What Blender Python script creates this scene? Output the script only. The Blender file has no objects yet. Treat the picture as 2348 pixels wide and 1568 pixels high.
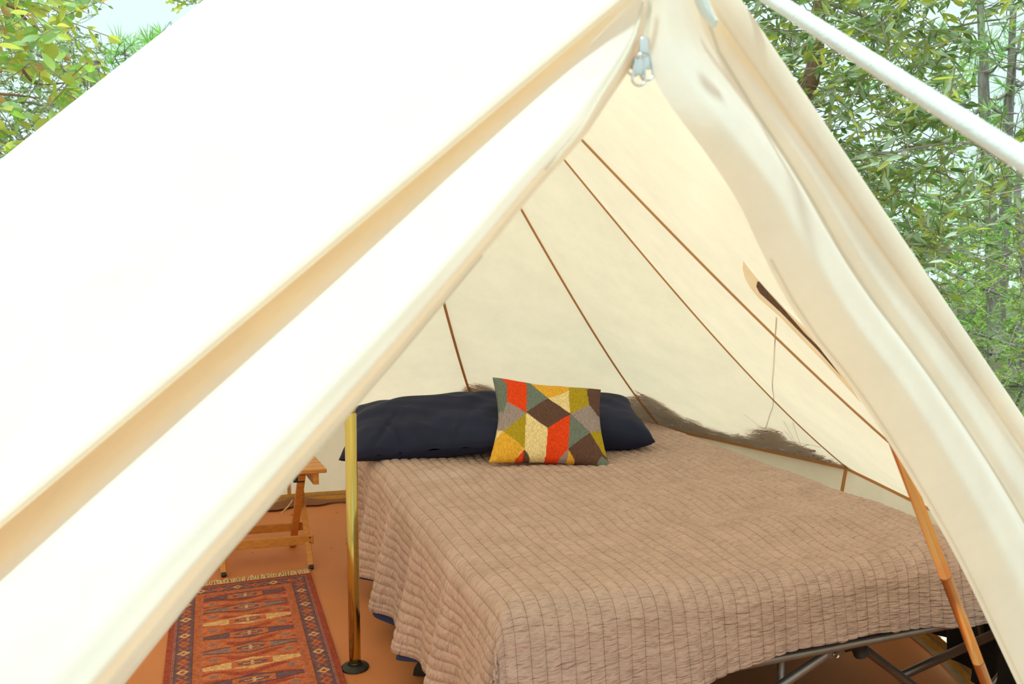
import bpy, bmesh, math, random
import numpy as np
from mathutils import Vector, Matrix
from mathutils.bvhtree import BVHTree

random.seed(7)
RNG = np.random.default_rng(7)
scene = bpy.context.scene
COL = scene.collection

# ------------------------------------------------------------------ camera
FPX, PITCH, CAMZ, CX, CY = 1900.0, math.radians(5.5), 1.36, 1174.0, 784.0
cam_d = bpy.data.cameras.new('camera')
cam = bpy.data.objects.new('camera', cam_d)
COL.objects.link(cam)
cam.location = (0, 0, CAMZ)
cam.rotation_euler = (math.pi / 2 - PITCH, 0, 0)
cam_d.sensor_width = 36.0
cam_d.lens = FPX / 2348.0 * 36.0
cam_d.clip_start = 0.02
cam_d.dof.use_dof = True
cam_d.dof.focus_distance = 3.1
cam_d.dof.aperture_fstop = 6.5
scene.camera = cam

# ------------------------------------------------------------------ light
world = bpy.data.worlds.new('hazy_sky')
scene.world = world
world.use_nodes = True
_bg = world.node_tree.nodes['Background']
_bg.inputs[0].default_value = (0.79, 1.0, 1.0, 1)
_bg.inputs[1].default_value = 1.02
sun_d = bpy.data.lights.new('sun_offscreen', 'SUN')
sun_d.energy = 3.9
sun_d.color = (0.78, 1.0, 0.99)
sun_d.angle = math.radians(6)
sun = bpy.data.objects.new('sun_offscreen', sun_d)
COL.objects.link(sun)
sun.location = (-2, -5, 12)
SUN_DIR = Vector((-0.14, -0.20, 0.965)).normalized()      # towards the sun
sun.rotation_euler = SUN_DIR.to_track_quat('Z', 'Y').to_euler()
vs = scene.view_settings
vs.view_transform = 'Standard'
vs.look = 'None'
vs.gamma = 1.0
vs.use_curve_mapping = False
vs.exposure = 0.05
scene.cycles.max_bounces = 10
scene.cycles.diffuse_bounces = 6
scene.cycles.transmission_bounces = 8
scene.cycles.transparent_max_bounces = 8
scene.cycles.sample_clamp_indirect = 8.0
scene.cycles.caustics_reflective = False
scene.cycles.caustics_refractive = False

# ------------------------------------------------------------------ photo directions
CP, SP = math.cos(PITCH), math.sin(PITCH)
CAM = np.array([0, 0, CAMZ])
def ray(x, y):
    r, u = x - CX, -(y - CY)
    return np.array([r, FPX * CP + u * SP, -FPX * SP + u * CP])
def on_z(x, y, h):
    d = ray(x, y); return CAM + d * ((h - CAMZ) / d[2])
def at_y(x, y, Y):
    d = ray(x, y); return CAM + d * (Y / d[1])
def on_plane(x, y, n, c):
    d = ray(x, y); n = np.asarray(n, float)
    return CAM + d * ((c - n @ CAM) / (n @ d))
def project(P):
    P = np.atleast_2d(P) - CAM
    dep = P[:, 1] * CP - P[:, 2] * SP
    return np.stack([CX + FPX * P[:, 0] / dep, CY - FPX * (P[:, 1] * SP + P[:, 2] * CP) / dep, dep], 1)

# ------------------------------------------------------------------ materials
MATS = {}
def new_mat(name):
    m = bpy.data.materials.new(name); m.use_nodes = True
    MATS[name] = m
    nt = m.node_tree
    return m, nt, nt.nodes, nt.links
def rgb(c): return (c[0], c[1], c[2], 1)
def s2l(*c): return tuple(((v / 255) / 12.92 if v / 255 < .04045 else ((v / 255 + .055) / 1.055) ** 2.4) for v in c)

def basic(name, color, rough=0.7, metal=0.0, var=0.12, scale=20.0, bump=0.0, bscale=200.0, stretch=(1, 1, 1), spec=0.4, col2=None, coords='Object'):
    m, nt, N, L = new_mat(name)
    b = N['Principled BSDF']
    b.inputs['Roughness'].default_value = rough
    b.inputs['Metallic'].default_value = metal
    b.inputs['Specular IOR Level'].default_value = spec
    tc = N.new('ShaderNodeTexCoord'); mp = N.new('ShaderNodeMapping')
    mp.inputs['Scale'].default_value = stretch
    L.new(tc.outputs[coords], mp.inputs['Vector'])
    nz = N.new('ShaderNodeTexNoise'); nz.inputs['Scale'].default_value = scale; nz.inputs['Detail'].default_value = 4
    L.new(mp.outputs[0], nz.inputs['Vector'])
    rp = N.new('ShaderNodeValToRGB')
    c2 = col2 or tuple(min(1, v * (1 + var)) for v in color)
    c1 = color if col2 else tuple(v * (1 - var) for v in color)
    rp.color_ramp.elements[0].position = .3; rp.color_ramp.elements[1].position = .7
    rp.color_ramp.elements[0].color = rgb(c1); rp.color_ramp.elements[1].color = rgb(c2)
    L.new(nz.outputs[0], rp.inputs[0]); L.new(rp.outputs[0], b.inputs['Base Color'])
    if bump:
        n2 = N.new('ShaderNodeTexNoise'); n2.inputs['Scale'].default_value = bscale; n2.inputs['Detail'].default_value = 3
        L.new(mp.outputs[0], n2.inputs['Vector'])
        bp = N.new('ShaderNodeBump'); bp.inputs['Strength'].default_value = bump; bp.inputs['Distance'].default_value = .004
        L.new(n2.outputs[0], bp.inputs['Height']); L.new(bp.outputs[0], b.inputs['Normal'])
    return m

def cloth(name, refl, trans, var=.05, bump=.15):
    """thin canvas: reflects on both sides and lets light through"""
    m, nt, N, L = new_mat(name)
    for n in list(N): N.remove(n)
    out = N.new('ShaderNodeOutputMaterial'); add = N.new('ShaderNodeAddShader')
    d = N.new('ShaderNodeBsdfDiffuse'); t = N.new('ShaderNodeBsdfTranslucent')
    tc = N.new('ShaderNodeTexCoord')
    nz = N.new('ShaderNodeTexNoise'); nz.inputs['Scale'].default_value = 6; nz.inputs['Detail'].default_value = 8; nz.inputs['Roughness'].default_value = .7
    L.new(tc.outputs['Object'], nz.inputs['Vector'])
    for sh, c in ((d, refl), (t, trans)):
        rp = N.new('ShaderNodeValToRGB')
        rp.color_ramp.elements[0].position = .3; rp.color_ramp.elements[1].position = .7
        rp.color_ramp.elements[0].color = rgb([v * (1 - var) for v in c]); rp.color_ramp.elements[1].color = rgb([min(1, v * (1 + var)) for v in c])
        L.new(nz.outputs[0], rp.inputs[0]); L.new(rp.outputs[0], sh.inputs['Color'])
    n2 = N.new('ShaderNodeTexNoise'); n2.inputs['Scale'].default_value = 350
    L.new(tc.outputs['Object'], n2.inputs['Vector'])
    bp = N.new('ShaderNodeBump'); bp.inputs['Strength'].default_value = bump; bp.inputs['Distance'].default_value = .002
    L.new(n2.outputs[0], bp.inputs['Height'])
    L.new(bp.outputs[0], d.inputs['Normal']); L.new(bp.outputs[0], t.inputs['Normal'])
    L.new(d.outputs[0], add.inputs[0]); L.new(t.outputs[0], add.inputs[1]); L.new(add.outputs[0], out.inputs[0])
    return m

def leafmat(name, c1, c2, trans=.35, rough=.45):
    m, nt, N, L = new_mat(name)
    b = N['Principled BSDF']; b.inputs['Roughness'].default_value = rough
    out = N['Material Output']
    geo = N.new('ShaderNodeNewGeometry'); oi = N.new('ShaderNodeObjectInfo'); ad = N.new('ShaderNodeMath'); ad.operation = 'ADD'
    fr = N.new('ShaderNodeMath'); fr.operation = 'FRACT'
    L.new(geo.outputs['Random Per Island'], ad.inputs[0]); L.new(oi.outputs['Random'], ad.inputs[1]); L.new(ad.outputs[0], fr.inputs[0])
    rp = N.new('ShaderNodeValToRGB')
    rp.color_ramp.elements[0].color = rgb(c1); rp.color_ramp.elements[1].color = rgb(c2)
    L.new(fr.outputs[0], rp.inputs[0]); L.new(rp.outputs[0], b.inputs['Base Color'])
    t = N.new('ShaderNodeBsdfTranslucent'); mx = N.new('ShaderNodeMixShader'); mx.inputs[0].default_value = trans
    hs = N.new('ShaderNodeHueSaturation'); hs.inputs['Value'].default_value = 1.5; hs.inputs['Saturation'].default_value = 1.15
    L.new(rp.outputs[0], hs.inputs['Color']); L.new(hs.outputs[0], t.inputs['Color'])
    L.new(b.outputs[0], mx.inputs[1]); L.new(t.outputs[0], mx.inputs[2]); L.new(mx.outputs[0], out.inputs[0])
    return m

def attrmat(name, rough=.9, bump=.3, bscale=300, stretch=(1, 1, 1), var=.25):
    """woven colours held per point of the cloth"""
    m, nt, N, L = new_mat(name)
    b = N['Principled BSDF']; b.inputs['Roughness'].default_value = rough; b.inputs['Specular IOR Level'].default_value = .15
    at = N.new('ShaderNodeAttribute'); at.attribute_name = 'weave'
    tc = N.new('ShaderNodeTexCoord'); mp = N.new('ShaderNodeMapping'); mp.inputs['Scale'].default_value = stretch
    L.new(tc.outputs['Object'], mp.inputs['Vector'])
    nz = N.new('ShaderNodeTexNoise'); nz.inputs['Scale'].default_value = bscale; nz.inputs['Detail'].default_value = 2
    L.new(mp.outputs[0], nz.inputs['Vector'])
    mr = N.new('ShaderNodeMapRange'); mr.inputs[1].default_value = .3; mr.inputs[2].default_value = .7; mr.inputs[3].default_value = 1 - var; mr.inputs[4].default_value = 1 + var
    L.new(nz.outputs[0], mr.inputs[0])
    mul = N.new('ShaderNodeVectorMath'); mul.operation = 'SCALE'
    L.new(at.outputs['Color'], mul.inputs[0]); L.new(mr.outputs[0], mul.inputs['Scale'])
    L.new(mul.outputs[0], b.inputs['Base Color'])
    bp = N.new('ShaderNodeBump'); bp.inputs['Strength'].default_value = bump; bp.inputs['Distance'].default_value = .003
    L.new(nz.outputs[0], bp.inputs['Height']); L.new(bp.outputs[0], b.inputs['Normal'])
    return m

CANVAS = cloth('canvas', (.455, .495, .465), (.52, .385, .28))
SEAM = cloth('seam_tape', (.46, .26, .12), (.17, .065, .016))
MESHM = basic('insect_mesh', (.16, .10, .08), .9, var=.3, scale=90)
DARKMESH = basic('dark_mesh_wall', (.012, .008, .007), .95, var=.4, scale=60)
FLOORM = basic('groundsheet_vinyl', (.58, .205, .066), .6, var=.06, scale=3, bump=.08, bscale=500)
ZIPY = basic('yellow_zip_tape', (.62, .30, .04), .6, var=.1, scale=60)
ZIPG = basic('olive_zip_tape', (.34, .20, .09), .7, var=.1, scale=60)
FLAPB = basic('brown_flap', (.25, .10, .045), .7, var=.1, scale=20)
ROPE = cloth('rope_cotton', (.78, .80, .76), (.05, .05, .04), bump=.5)
METAL = basic('bed_steel', (.30, .28, .27), .38, .75, var=.08, scale=30)
BLACKP = basic('black_plastic', (.02, .018, .018), .5, var=.2)
ZINC = basic('silver_metal', (.75, .74, .72), .25, 1.0, var=.05)
NAVY = basic('navy_cotton', (.013, .017, .050), .75, var=.12, scale=8, bump=.35, bscale=10, spec=.3)
SHEET = basic('navy_sheet', (.025, .04, .12), .8, var=.1)
WOOD = basic('acacia_wood', (.62, .26, .05), .45, var=.16, scale=14, stretch=(1.2, 9, 9), bump=.1, bscale=60)
SCREWM = basic('bronze_screw', (.20, .10, .04), .4, .6, var=.1)
BARK = basic('grey_bark', (.30, .25, .23), .95, var=.35, scale=18, stretch=(1, 1, .3), bump=.6, bscale=30)
BARKR = basic('reddish_bark', (.30, .15, .09), .95, var=.35, scale=18, stretch=(1, 1, .3), bump=.6, bscale=30)
TWIG = basic('pale_twig', (.40, .34, .27), .9, var=.3, scale=10)
def ground_mat():
    m = basic('sandy_ground', (.62, .47, .38), .95, var=.2, scale=4, bump=.4, bscale=40)
    N, L = m.node_tree.nodes, m.node_tree.links; b = N['Principled BSDF']
    src = b.inputs['Base Color'].links[0].from_socket
    tc = N.new('ShaderNodeTexCoord'); vm = N.new('ShaderNodeVectorMath'); vm.operation = 'DISTANCE'; vm.inputs[1].default_value = (-.53, 1.6, 0)
    L.new(tc.outputs['Object'], vm.inputs[0])
    nz = N.new('ShaderNodeTexNoise'); nz.inputs['Scale'].default_value = 1.4; nz.inputs['Detail'].default_value = 5; L.new(tc.outputs['Object'], nz.inputs['Vector'])
    ad = N.new('ShaderNodeMath'); ad.operation = 'MULTIPLY_ADD'; ad.inputs[1].default_value = 2.5; L.new(nz.outputs[0], ad.inputs[0]); L.new(vm.outputs['Value'], ad.inputs[2])
    mr = N.new('ShaderNodeMapRange'); mr.inputs[1].default_value = 4.4; mr.inputs[2].default_value = 5.6; L.new(ad.outputs[0], mr.inputs[0])
    n2 = N.new('ShaderNodeTexNoise'); n2.inputs['Scale'].default_value = 9; n2.inputs['Detail'].default_value = 6; L.new(tc.outputs['Object'], n2.inputs['Vector'])
    rp = N.new('ShaderNodeValToRGB'); rp.color_ramp.elements[0].position = .35; rp.color_ramp.elements[1].position = .65
    rp.color_ramp.elements[0].color = (.06, .09, .025, 1); rp.color_ramp.elements[1].color = (.17, .12, .06, 1); L.new(n2.outputs[0], rp.inputs[0])
    mx = N.new('ShaderNodeMix'); mx.data_type = 'RGBA'; L.new(mr.outputs[0], mx.inputs[0]); L.new(src, mx.inputs[6]); L.new(rp.outputs[0], mx.inputs[7])
    L.new(mx.outputs[2], b.inputs['Base Color']); return m
SAND = ground_mat()
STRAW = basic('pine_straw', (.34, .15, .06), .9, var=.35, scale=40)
FRINGE = basic('cream_fringe', (.72, .52, .27), .9, var=.15, scale=80)

def pole_mat():
    m, nt, N, L = new_mat('yellow_zinc_steel')
    b = N['Principled BSDF']; b.inputs['Metallic'].default_value = 1.0; b.inputs['Roughness'].default_value = .16
    tc = N.new('ShaderNodeTexCoord'); mp = N.new('ShaderNodeMapping'); mp.inputs['Scale'].default_value = (30, 30, .25)
    L.new(tc.outputs['Object'], mp.inputs[0])
    nz = N.new('ShaderNodeTexNoise'); nz.inputs['Scale'].default_value = 1.0; nz.inputs['Detail'].default_value = 3
    L.new(mp.outputs[0], nz.inputs['Vector'])
    rp = N.new('ShaderNodeValToRGB'); e = rp.color_ramp.elements
    e[0].position = .3; e[0].color = (.60, .30, .13, 1); e[1].position = .7; e[1].color = (.62, .47, .16, 1)
    k = e.new(.45); k.color = (.66, .43, .18, 1); k = e.new(.57); k.color = (.50, .42, .11, 1)
    L.new(nz.outputs[0], rp.inputs[0]); L.new(rp.outputs[0], b.inputs['Base Color'])
    return m
POLEM = pole_mat()
COPPER = basic('copper_toned_steel', (.70, .26, .09), .3, .85, var=.12, scale=9, col2=(.66, .36, .12))

def quilt_mat():
    m, nt, N, L = new_mat('quilt_cotton')
    b = N['Principled BSDF']; b.inputs['Roughness'].default_value = .95; b.inputs['Specular IOR Level'].default_value = .1
    uv = N.new('ShaderNodeUVMap'); uv.uv_map = 'cloth'
    def noise(sx, sy, sc, det=3, ro=.6):
        mp = N.new('ShaderNodeMapping'); mp.inputs['Scale'].default_value = (sx, sy, 1); L.new(uv.outputs[0], mp.inputs[0])
        n = N.new('ShaderNodeTexNoise'); n.inputs['Scale'].default_value = sc; n.inputs['Detail'].default_value = det; n.inputs['Roughness'].default_value = ro
        L.new(mp.outputs[0], n.inputs['Vector']); return n
    # puckers run across the channels
    n1 = noise(14, 62, 1.0, 2); n2 = noise(30, 150, 1.0, 2); n3 = noise(700, 700, 1.0, 1)
    a = N.new('ShaderNodeMath'); a.operation = 'MULTIPLY_ADD'; a.inputs[1].default_value = .4
    L.new(n2.outputs[0], a.inputs[0]); L.new(n1.outputs[0], a.inputs[2])
    bp = N.new('ShaderNodeBump'); bp.inputs['Strength'].default_value = 1.0; bp.inputs['Distance'].default_value = .020
    L.new(a.outputs[0], bp.inputs['Height'])
    b2 = N.new('ShaderNodeBump'); b2.inputs['Strength'].default_value = .25; b2.inputs['Distance'].default_value = .001
    L.new(n3.outputs[0], b2.inputs['Height']); L.new(bp.outputs[0], b2.inputs['Normal']); L.new(b2.outputs[0], b.inputs['Normal'])
    n4 = noise(9, 9, 1.0, 4)
    rp = N.new('ShaderNodeValToRGB'); rp.color_ramp.elements[0].position = .3; rp.color_ramp.elements[1].position = .7
    rp.color_ramp.elements[0].color = (.54, .382, .328, 1); rp.color_ramp.elements[1].color = (.645, .465, .403, 1)
    L.new(n4.outputs[0], rp.inputs[0])
    # dark thread in the stitch lines
    sep = N.new('ShaderNodeSeparateXYZ'); L.new(uv.outputs[0], sep.inputs[0])
    dv = N.new('ShaderNodeMath'); dv.operation = 'DIVIDE'; dv.inputs[1].default_value = STITCH; L.new(sep.outputs[0], dv.inputs[0])
    fr = N.new('ShaderNodeMath'); fr.operation = 'FRACT'; L.new(dv.outputs[0], fr.inputs[0])
    ab = N.new('ShaderNodeMath'); ab.operation = 'SUBTRACT'; ab.inputs[1].default_value = .5; L.new(fr.outputs[0], ab.inputs[0])
    a2 = N.new('ShaderNodeMath'); a2.operation = 'ABSOLUTE'; L.new(ab.outputs[0], a2.inputs[0])
    gt = N.new('ShaderNodeMath'); gt.operation = 'GREATER_THAN'; gt.inputs[1].default_value = .475; L.new(a2.outputs[0], gt.inputs[0])
    mx = N.new('ShaderNodeMix'); mx.data_type = 'RGBA'; mx.inputs[7].default_value = (.27, .175, .13, 1)
    fm = N.new('ShaderNodeMath'); fm.operation = 'MULTIPLY'; fm.inputs[1].default_value = .75; L.new(gt.outputs[0], fm.inputs[0])
    L.new(fm.outputs[0], mx.inputs[0]); L.new(rp.outputs[0], mx.inputs[6]); L.new(mx.outputs[2], b.inputs['Base Color'])
    return m
STITCH = .038
QUILTM = quilt_mat()
RUGM = attrmat('rug_weave', bump=.5, bscale=420, var=.3)
CUSHM = attrmat('cushion_chenille', bump=.6, bscale=260, stretch=(1, .35, .35), var=.22)

# ------------------------------------------------------------------ builders
def root_loc(o):
    v = Vector((0, 0, 0))
    while o is not None:
        v += o.location; o = o.parent
    return np.array(v)
def link(o, parent=None):
    COL.objects.link(o)
    if parent is not None: o.parent = parent
    return o
def tag(o, label=None, cat=None, group=None, kind=None):
    if label: o['label'] = label
    if cat: o['category'] = cat
    if group: o['group'] = group
    if kind: o['kind'] = kind
    return o
def thing(name, label, cat, loc=(0, 0, 0), group=None, kind=None):
    o = bpy.data.objects.new(name, None); o.location = loc; o.empty_display_size = .1
    link(o); return tag(o, label, cat, group, kind)
def mesh(name, V, F, mat, parent=None, smooth=True, own=None):
    """own: base point of a top-level mesh"""
    base = root_loc(parent) if parent is not None else np.array(own if own is not None else (0, 0, 0))
    me = bpy.data.meshes.new(name)
    V = np.asarray(V, float) - base
    me.from_pydata(V.tolist(), [], [list(map(int, f)) for f in F])
    if mat: me.materials.append(mat)
    if smooth: me.polygons.foreach_set('use_smooth', [True] * len(me.polygons))
    me.update()
    o = bpy.data.objects.new(name, me); link(o, parent)
    if parent is None: o.location = base
    return o
def grid_faces(nu, nv, closed_u=False, closed_v=False):
    F = []
    for i in range(nu if closed_u else nu - 1):
        for j in range(nv if closed_v else nv - 1):
            a = i * nv + j; b = ((i + 1) % nu) * nv + j
            c = ((i + 1) % nu) * nv + (j + 1) % nv; d = i * nv + (j + 1) % nv
            F.append((a, b, c, d))
    return F
def sheet(name, P, mat, parent=None, smooth=True, own=None, thick=0):
    P = np.asarray(P, float); nu, nv = P.shape[:2]
    o = mesh(name, P.reshape(-1, 3), grid_faces(nu, nv), mat, parent, smooth, own)
    if thick:
        md = o.modifiers.new('thickness', 'SOLIDIFY'); md.thickness = thick; md.offset = 0
    return o
class MB:
    def __init__(s): s.V = []; s.F = []
    def add(s, V, F):
        n = len(s.V); s.V += [tuple(map(float, v)) for v in V]; s.F += [tuple(int(i) + n for i in f) for f in F]; return s
    def box(s, c, size, X=(1, 0, 0), Y=(0, 1, 0), Z=(0, 0, 1), bev=0):
        c = np.array(c, float); X, Y, Z = [np.array(a, float) for a in (X, Y, Z)]
        h = np.array(size) / 2.0
        if bev <= 0:
            V = [c + sx * h[0] * X + sy * h[1] * Y + sz * h[2] * Z for sx in (-1, 1) for sy in (-1, 1) for sz in (-1, 1)]
            F = [(0, 1, 3, 2), (4, 6, 7, 5), (0, 4, 5, 1), (2, 3, 7, 6), (0, 2, 6, 4), (1, 5, 7, 3)]
            return s.add(V, F)
        bm = bmesh.new(); bmesh.ops.create_cube(bm, size=1)
        for v in bm.verts: v.co = Vector((v.co.x * size[0], v.co.y * size[1], v.co.z * size[2]))
        bmesh.ops.bevel(bm, geom=bm.edges[:], offset=bev, segments=2, affect='EDGES', profile=.5)
        bm.verts.index_update()
        V = [c + v.co.x * X + v.co.y * Y + v.co.z * Z for v in bm.verts]
        F = [[v.index for v in f.verts] for f in bm.faces]; bm.free()
        return s.add(V, F)
    def bar(s, a, b, w, t, side=(0, 0, 1), bev=.002):
        a, b = np.array(a, float), np.array(b, float); L = np.linalg.norm(b - a); X = (b - a) / L
        Z = np.array(side, float); Z = Z - X * (Z @ X); Z /= np.linalg.norm(Z); Y = np.cross(Z, X)
        return s.box((a + b) / 2, (L, w, t), X, Y, Z, bev)
    def tube(s, pts, r, n=8, caps=True):
        pts = np.asarray(pts, float); m = len(pts)
        r = np.full(m, r) if np.isscalar(r) else np.asarray(r)
        T = np.gradient(pts, axis=0); T /= np.linalg.norm(T, axis=1)[:, None] + 1e-12
        up = np.array([0, 0, 1.]) if abs(T[0][2]) < .9 else np.array([1., 0, 0])
        N0 = np.cross(up, T[0]); N0 /= np.linalg.norm(N0); V = []
        for i in range(m):
            N0 = N0 - T[i] * (N0 @ T[i]); N0 /= np.linalg.norm(N0) + 1e-12; B = np.cross(T[i], N0)
            for k in range(n):
                a = 2 * math.pi * k / n; V.append(pts[i] + r[i] * (math.cos(a) * N0 + math.sin(a) * B))
        F = grid_faces(m, n, False, True)
        if caps: F += [tuple(range(n))[::-1], tuple((m - 1) * n + k for k in range(n))]
        return s.add(V, F)
    def lathe(s, c, prof, n=24):
        c = np.array(c, float); V = []
        for (r, z) in prof:
            for k in range(n):
                a = 2 * math.pi * k / n; V.append(c + (r * math.cos(a), r * math.sin(a), z))
        m = len(prof)
        return s.add(V, grid_faces(m, n, False, True) + [tuple(range(n))[::-1], tuple((m - 1) * n + k for k in range(n))])
    def build(s, name, mat, parent=None, smooth=False, own=None): return mesh(name, s.V, s.F, mat, parent, smooth, own)
def catmull(pts, per=6):
    P = np.asarray(pts, float); P = np.vstack([2 * P[0] - P[1], P, 2 * P[-1] - P[-2]]); out = []
    for i in range(1, len(P) - 2):
        for t in np.linspace(0, 1, per, endpoint=False):
            a, b, c, d = P[i - 1], P[i], P[i + 1], P[i + 2]
            out.append(.5 * ((2 * b) + (-a + c) * t + (2 * a - 5 * b + 4 * c - d) * t * t + (-a + 3 * b - 3 * c + d) * t ** 3))
    out.append(P[-2]); return np.array(out)
def resample(P, n):
    P = np.asarray(P, float); s = np.r_[0, np.cumsum(np.linalg.norm(np.diff(P, axis=0), axis=1))]
    q = np.linspace(0, s[-1], n); return np.stack([np.interp(q, s, P[:, k]) for k in range(P.shape[1])], 1)
def smoothnoise(x, y, seed=0, oct=3):
    r = np.random.default_rng(seed); out = 0; a = 1
    for o in range(oct):
        for k in range(4):
            th, ph, fq = r.uniform(0, 6.28), r.uniform(0, 6.28), r.uniform(.6, 1.4) * 2 ** o
            out = out + a * np.sin((x * math.cos(th) + y * math.sin(th)) * fq * 6.28 + ph) / 4
        a *= .5
    return out

# ================================================================== SETTING
TC = np.array([-.53, 2.68]); HP, HE, RE = 2.5, .5, 2.08
g = []
ang = np.linspace(0, 2 * math.pi, 65)[:-1]
# ground outside
gx = np.linspace(-30, 30, 61); gy = np.linspace(-12, 45, 61)
GX, GY = np.meshgrid(gx, gy, indexing='ij')
GZ = -.035 + .05 * smoothnoise(GX * .05, GY * .05, 3) * (np.hypot(GX - TC[0], GY - TC[1]) > 3.2)
tag(sheet('ground', np.stack([GX, GY, GZ], 2), SAND), 'pale sandy ground outside the tent, turning to leaf litter', 'ground', kind='structure')
# groundsheet
rr = np.linspace(0, 1, 14); P = []
for a in ang:
    d = abs((math.degrees(a) + 180) % 360 - 180 + 69)
    R = 2.04
    P.append([(TC[0] + R * q * math.cos(a), TC[1] + R * q * math.sin(a),
               .004 * smoothnoise(q * 2 * math.cos(a), q * 2 * math.sin(a), 5)) for q in rr])
P.append(P[0])
tag(sheet('floor', P, FLOORM), 'orange-brown groundsheet covering the tent floor', 'groundsheet', kind='structure')

# ================================================================== TENT
tent = thing('bell_tent', 'cream canvas bell tent with its door flaps pulled open', 'tent', (TC[0], TC[1], 0))
def seam_pt(th, s, sag):
    a = math.radians(th); R = RE
    return np.array([TC[0] + R * s * math.cos(a), TC[1] + R * s * math.sin(a), HP + (HE - HP) * s - sag * s * s * (1 - s)])
def sag_of(th):
    th = th % 360
    return .50 if th <= 125 or th > 340 else (-.30 if 150 <= th <= 260 else .5 - .80 * (th - 125) / 25)
SS = np.r_[.02, np.linspace(.06, 1, 30)]
def roof_pt(th, s):
    """point of the roof, flat panels between seams every 30 degrees"""
    k = math.floor((th + 9) / 30.0); a = -9 + 30 * k; w = (th - a) / 30.0
    A, B = seam_pt(a, s, sag_of(a)), seam_pt(a + 30, s, sag_of(a + 30))
    Q = A * (1 - w) + B * w
    inw = np.array([TC[0] - Q[0], TC[1] - Q[1], -1.0]); inw /= np.linalg.norm(inw)
    return Q + inw * .025 * math.sin(math.pi * w) * math.sin(math.pi * min(1, s)) * (1 if sag_of(a) > 0 else -.6)
E_L = np.array([-1.24, .73, .5]); E_R = np.array([1.50, 1.79, .5])
P_L = np.array([.15, 1.015, 1.70]); P_R = at_y(1640, -90, 1.06)
roof_polys_V, roof_polys_F = [], []
def keep(P):
    n = len(roof_polys_V); P = np.asarray(P); roof_polys_V.extend(P.reshape(-1, 3).tolist())
    roof_polys_F.extend([tuple(i + n for i in f) for f in grid_faces(*P.shape[:2])])
for k in range(8):                                   # whole gores, -9 deg round the back to 231 deg (= -129)
    a = -9 + 30 * k
    P = np.array([[roof_pt(a + (30 * w if w < 1 else 29.9999), s) for w in np.linspace(0, 1, 9)] for s in SS])
    sheet('roof_panel', P, CANVAS, tent); keep(P)
# seams: thin tapes just inside the canvas
def tape(path, width, mat, name, parent, toward, off=.004):
    path = resample(path, 24); T = np.gradient(path, axis=0); T /= np.linalg.norm(T, axis=1)[:, None]
    nrm = np.asarray(toward, float)[None] - path; nrm /= np.linalg.norm(nrm, axis=1)[:, None]
    S = np.cross(T, nrm); S /= np.linalg.norm(S, axis=1)[:, None]; nn = np.cross(S, T)
    nn *= np.sign((nn * nrm).sum(1))[:, None]
    c = path + nn * off
    return sheet(name, np.stack([c - S * width / 2, c + S * width / 2], 1), mat, parent)
inside = np.array([TC[0], TC[1], 1.0])
for k in range(9):
    a = -9 + 30 * k
    wd = {-9: .0095, 21: .0075, 51: .011, 81: .017}.get(a, .012)
    sp_ = np.array([seam_pt(a, s, sag_of(a)) for s in SS]); iv = inside - sp_; iv /= np.linalg.norm(iv, axis=1)[:, None]
    MB().tube(resample(sp_ + iv * (wd * .42 + .001 + (.014 if a >= 140 else 0)), 30), wd * .42, 6).build('roof_seam', SEAM, tent, True)
# a pale inner tape beside seam at -9 deg
# front roof left: from seam -129 to the door edge
def front(edge_top, edge_bot, th, flip, n=14, bulge=.03):
    A = [seam_pt(th, s, sag_of(th)) for s in SS]
    top = np.array([TC[0], TC[1], HP - .01])
    Ls = []
    for i, s in enumerate(SS):
        ridge_s = np.linalg.norm(edge_top[:2] - TC) / RE
        if s < ridge_s * .92:
            e = top + (edge_top - top) * (s / (ridge_s * .92))
        else:
            e = edge_top + (edge_bot - edge_top) * ((s - ridge_s * .92) / (1 - ridge_s * .92))
        Ls.append(e)
    P = []
    for i, s in enumerate(SS):
        row = []
        for w in np.linspace(0, 1, n):
            q = A[i] * (1 - w) + Ls[i] * w
            out = np.array([q[0] - TC[0], q[1] - TC[1], 1.0]); out /= np.linalg.norm(out)
            row.append(q + out * bulge * math.sin(math.pi * w) * math.sin(math.pi * s))
        P.append(row)
    return np.array(P)
def front_edge(edge_top, edge_bot, n=30): return np.array([edge_top + (edge_bot - edge_top) * t for t in np.linspace(0, 1, n)])
# door roof panels are built as two lofts each: ridge part and slope part
def loft(A, B, n, bulge=0.0, outw=None):
    A, B = np.asarray(A), np.asarray(B); P = []
    for w in np.linspace(0, 1, n):
        q = A * (1 - w) + B * w
        if bulge:
            o = q - np.array([TC[0], TC[1], .9]); o /= np.linalg.norm(o, axis=1)[:, None]
            t = np.linspace(0, 1, len(q))[:, None]
            q = q + o * bulge * math.sin(math.pi * w) * np.sin(math.pi * t)
        P.append(q)
    return np.array(P).transpose(1, 0, 2)
apex = np.array([TC[0], TC[1], HP - .02])
P_C = np.array([.17, 1.03, 1.72])
seamL = resample([seam_pt(231, s, sag_of(231)) for s in SS], 40)
ridge = np.array([apex + (P_C - apex) * t - np.array([0, 0, .06 * math.sin(math.pi * t)]) for t in np.linspace(0, 1, 16)])
edgeL = front_edge(P_C * 0 + P_L, E_L, 26)
leftpath = resample(np.vstack([ridge, edgeL[1:]]), 40)
s_r = np.r_[0, np.cumsum(np.linalg.norm(np.diff(leftpath, axis=0), axis=1))]
pl = loft(seamL, leftpath, 16, .05)
sheet('roof_panel', pl, CANVAS, tent)
seamR = resample([seam_pt(-9, s, sag_of(-9)) for s in SS], 40)
edgeR = front_edge(P_R, E_R, 26)
rightpath = resample(np.vstack([ridge, edgeR[1:]]), 40)
pr = loft(rightpath, seamR, 16, .04)
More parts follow.
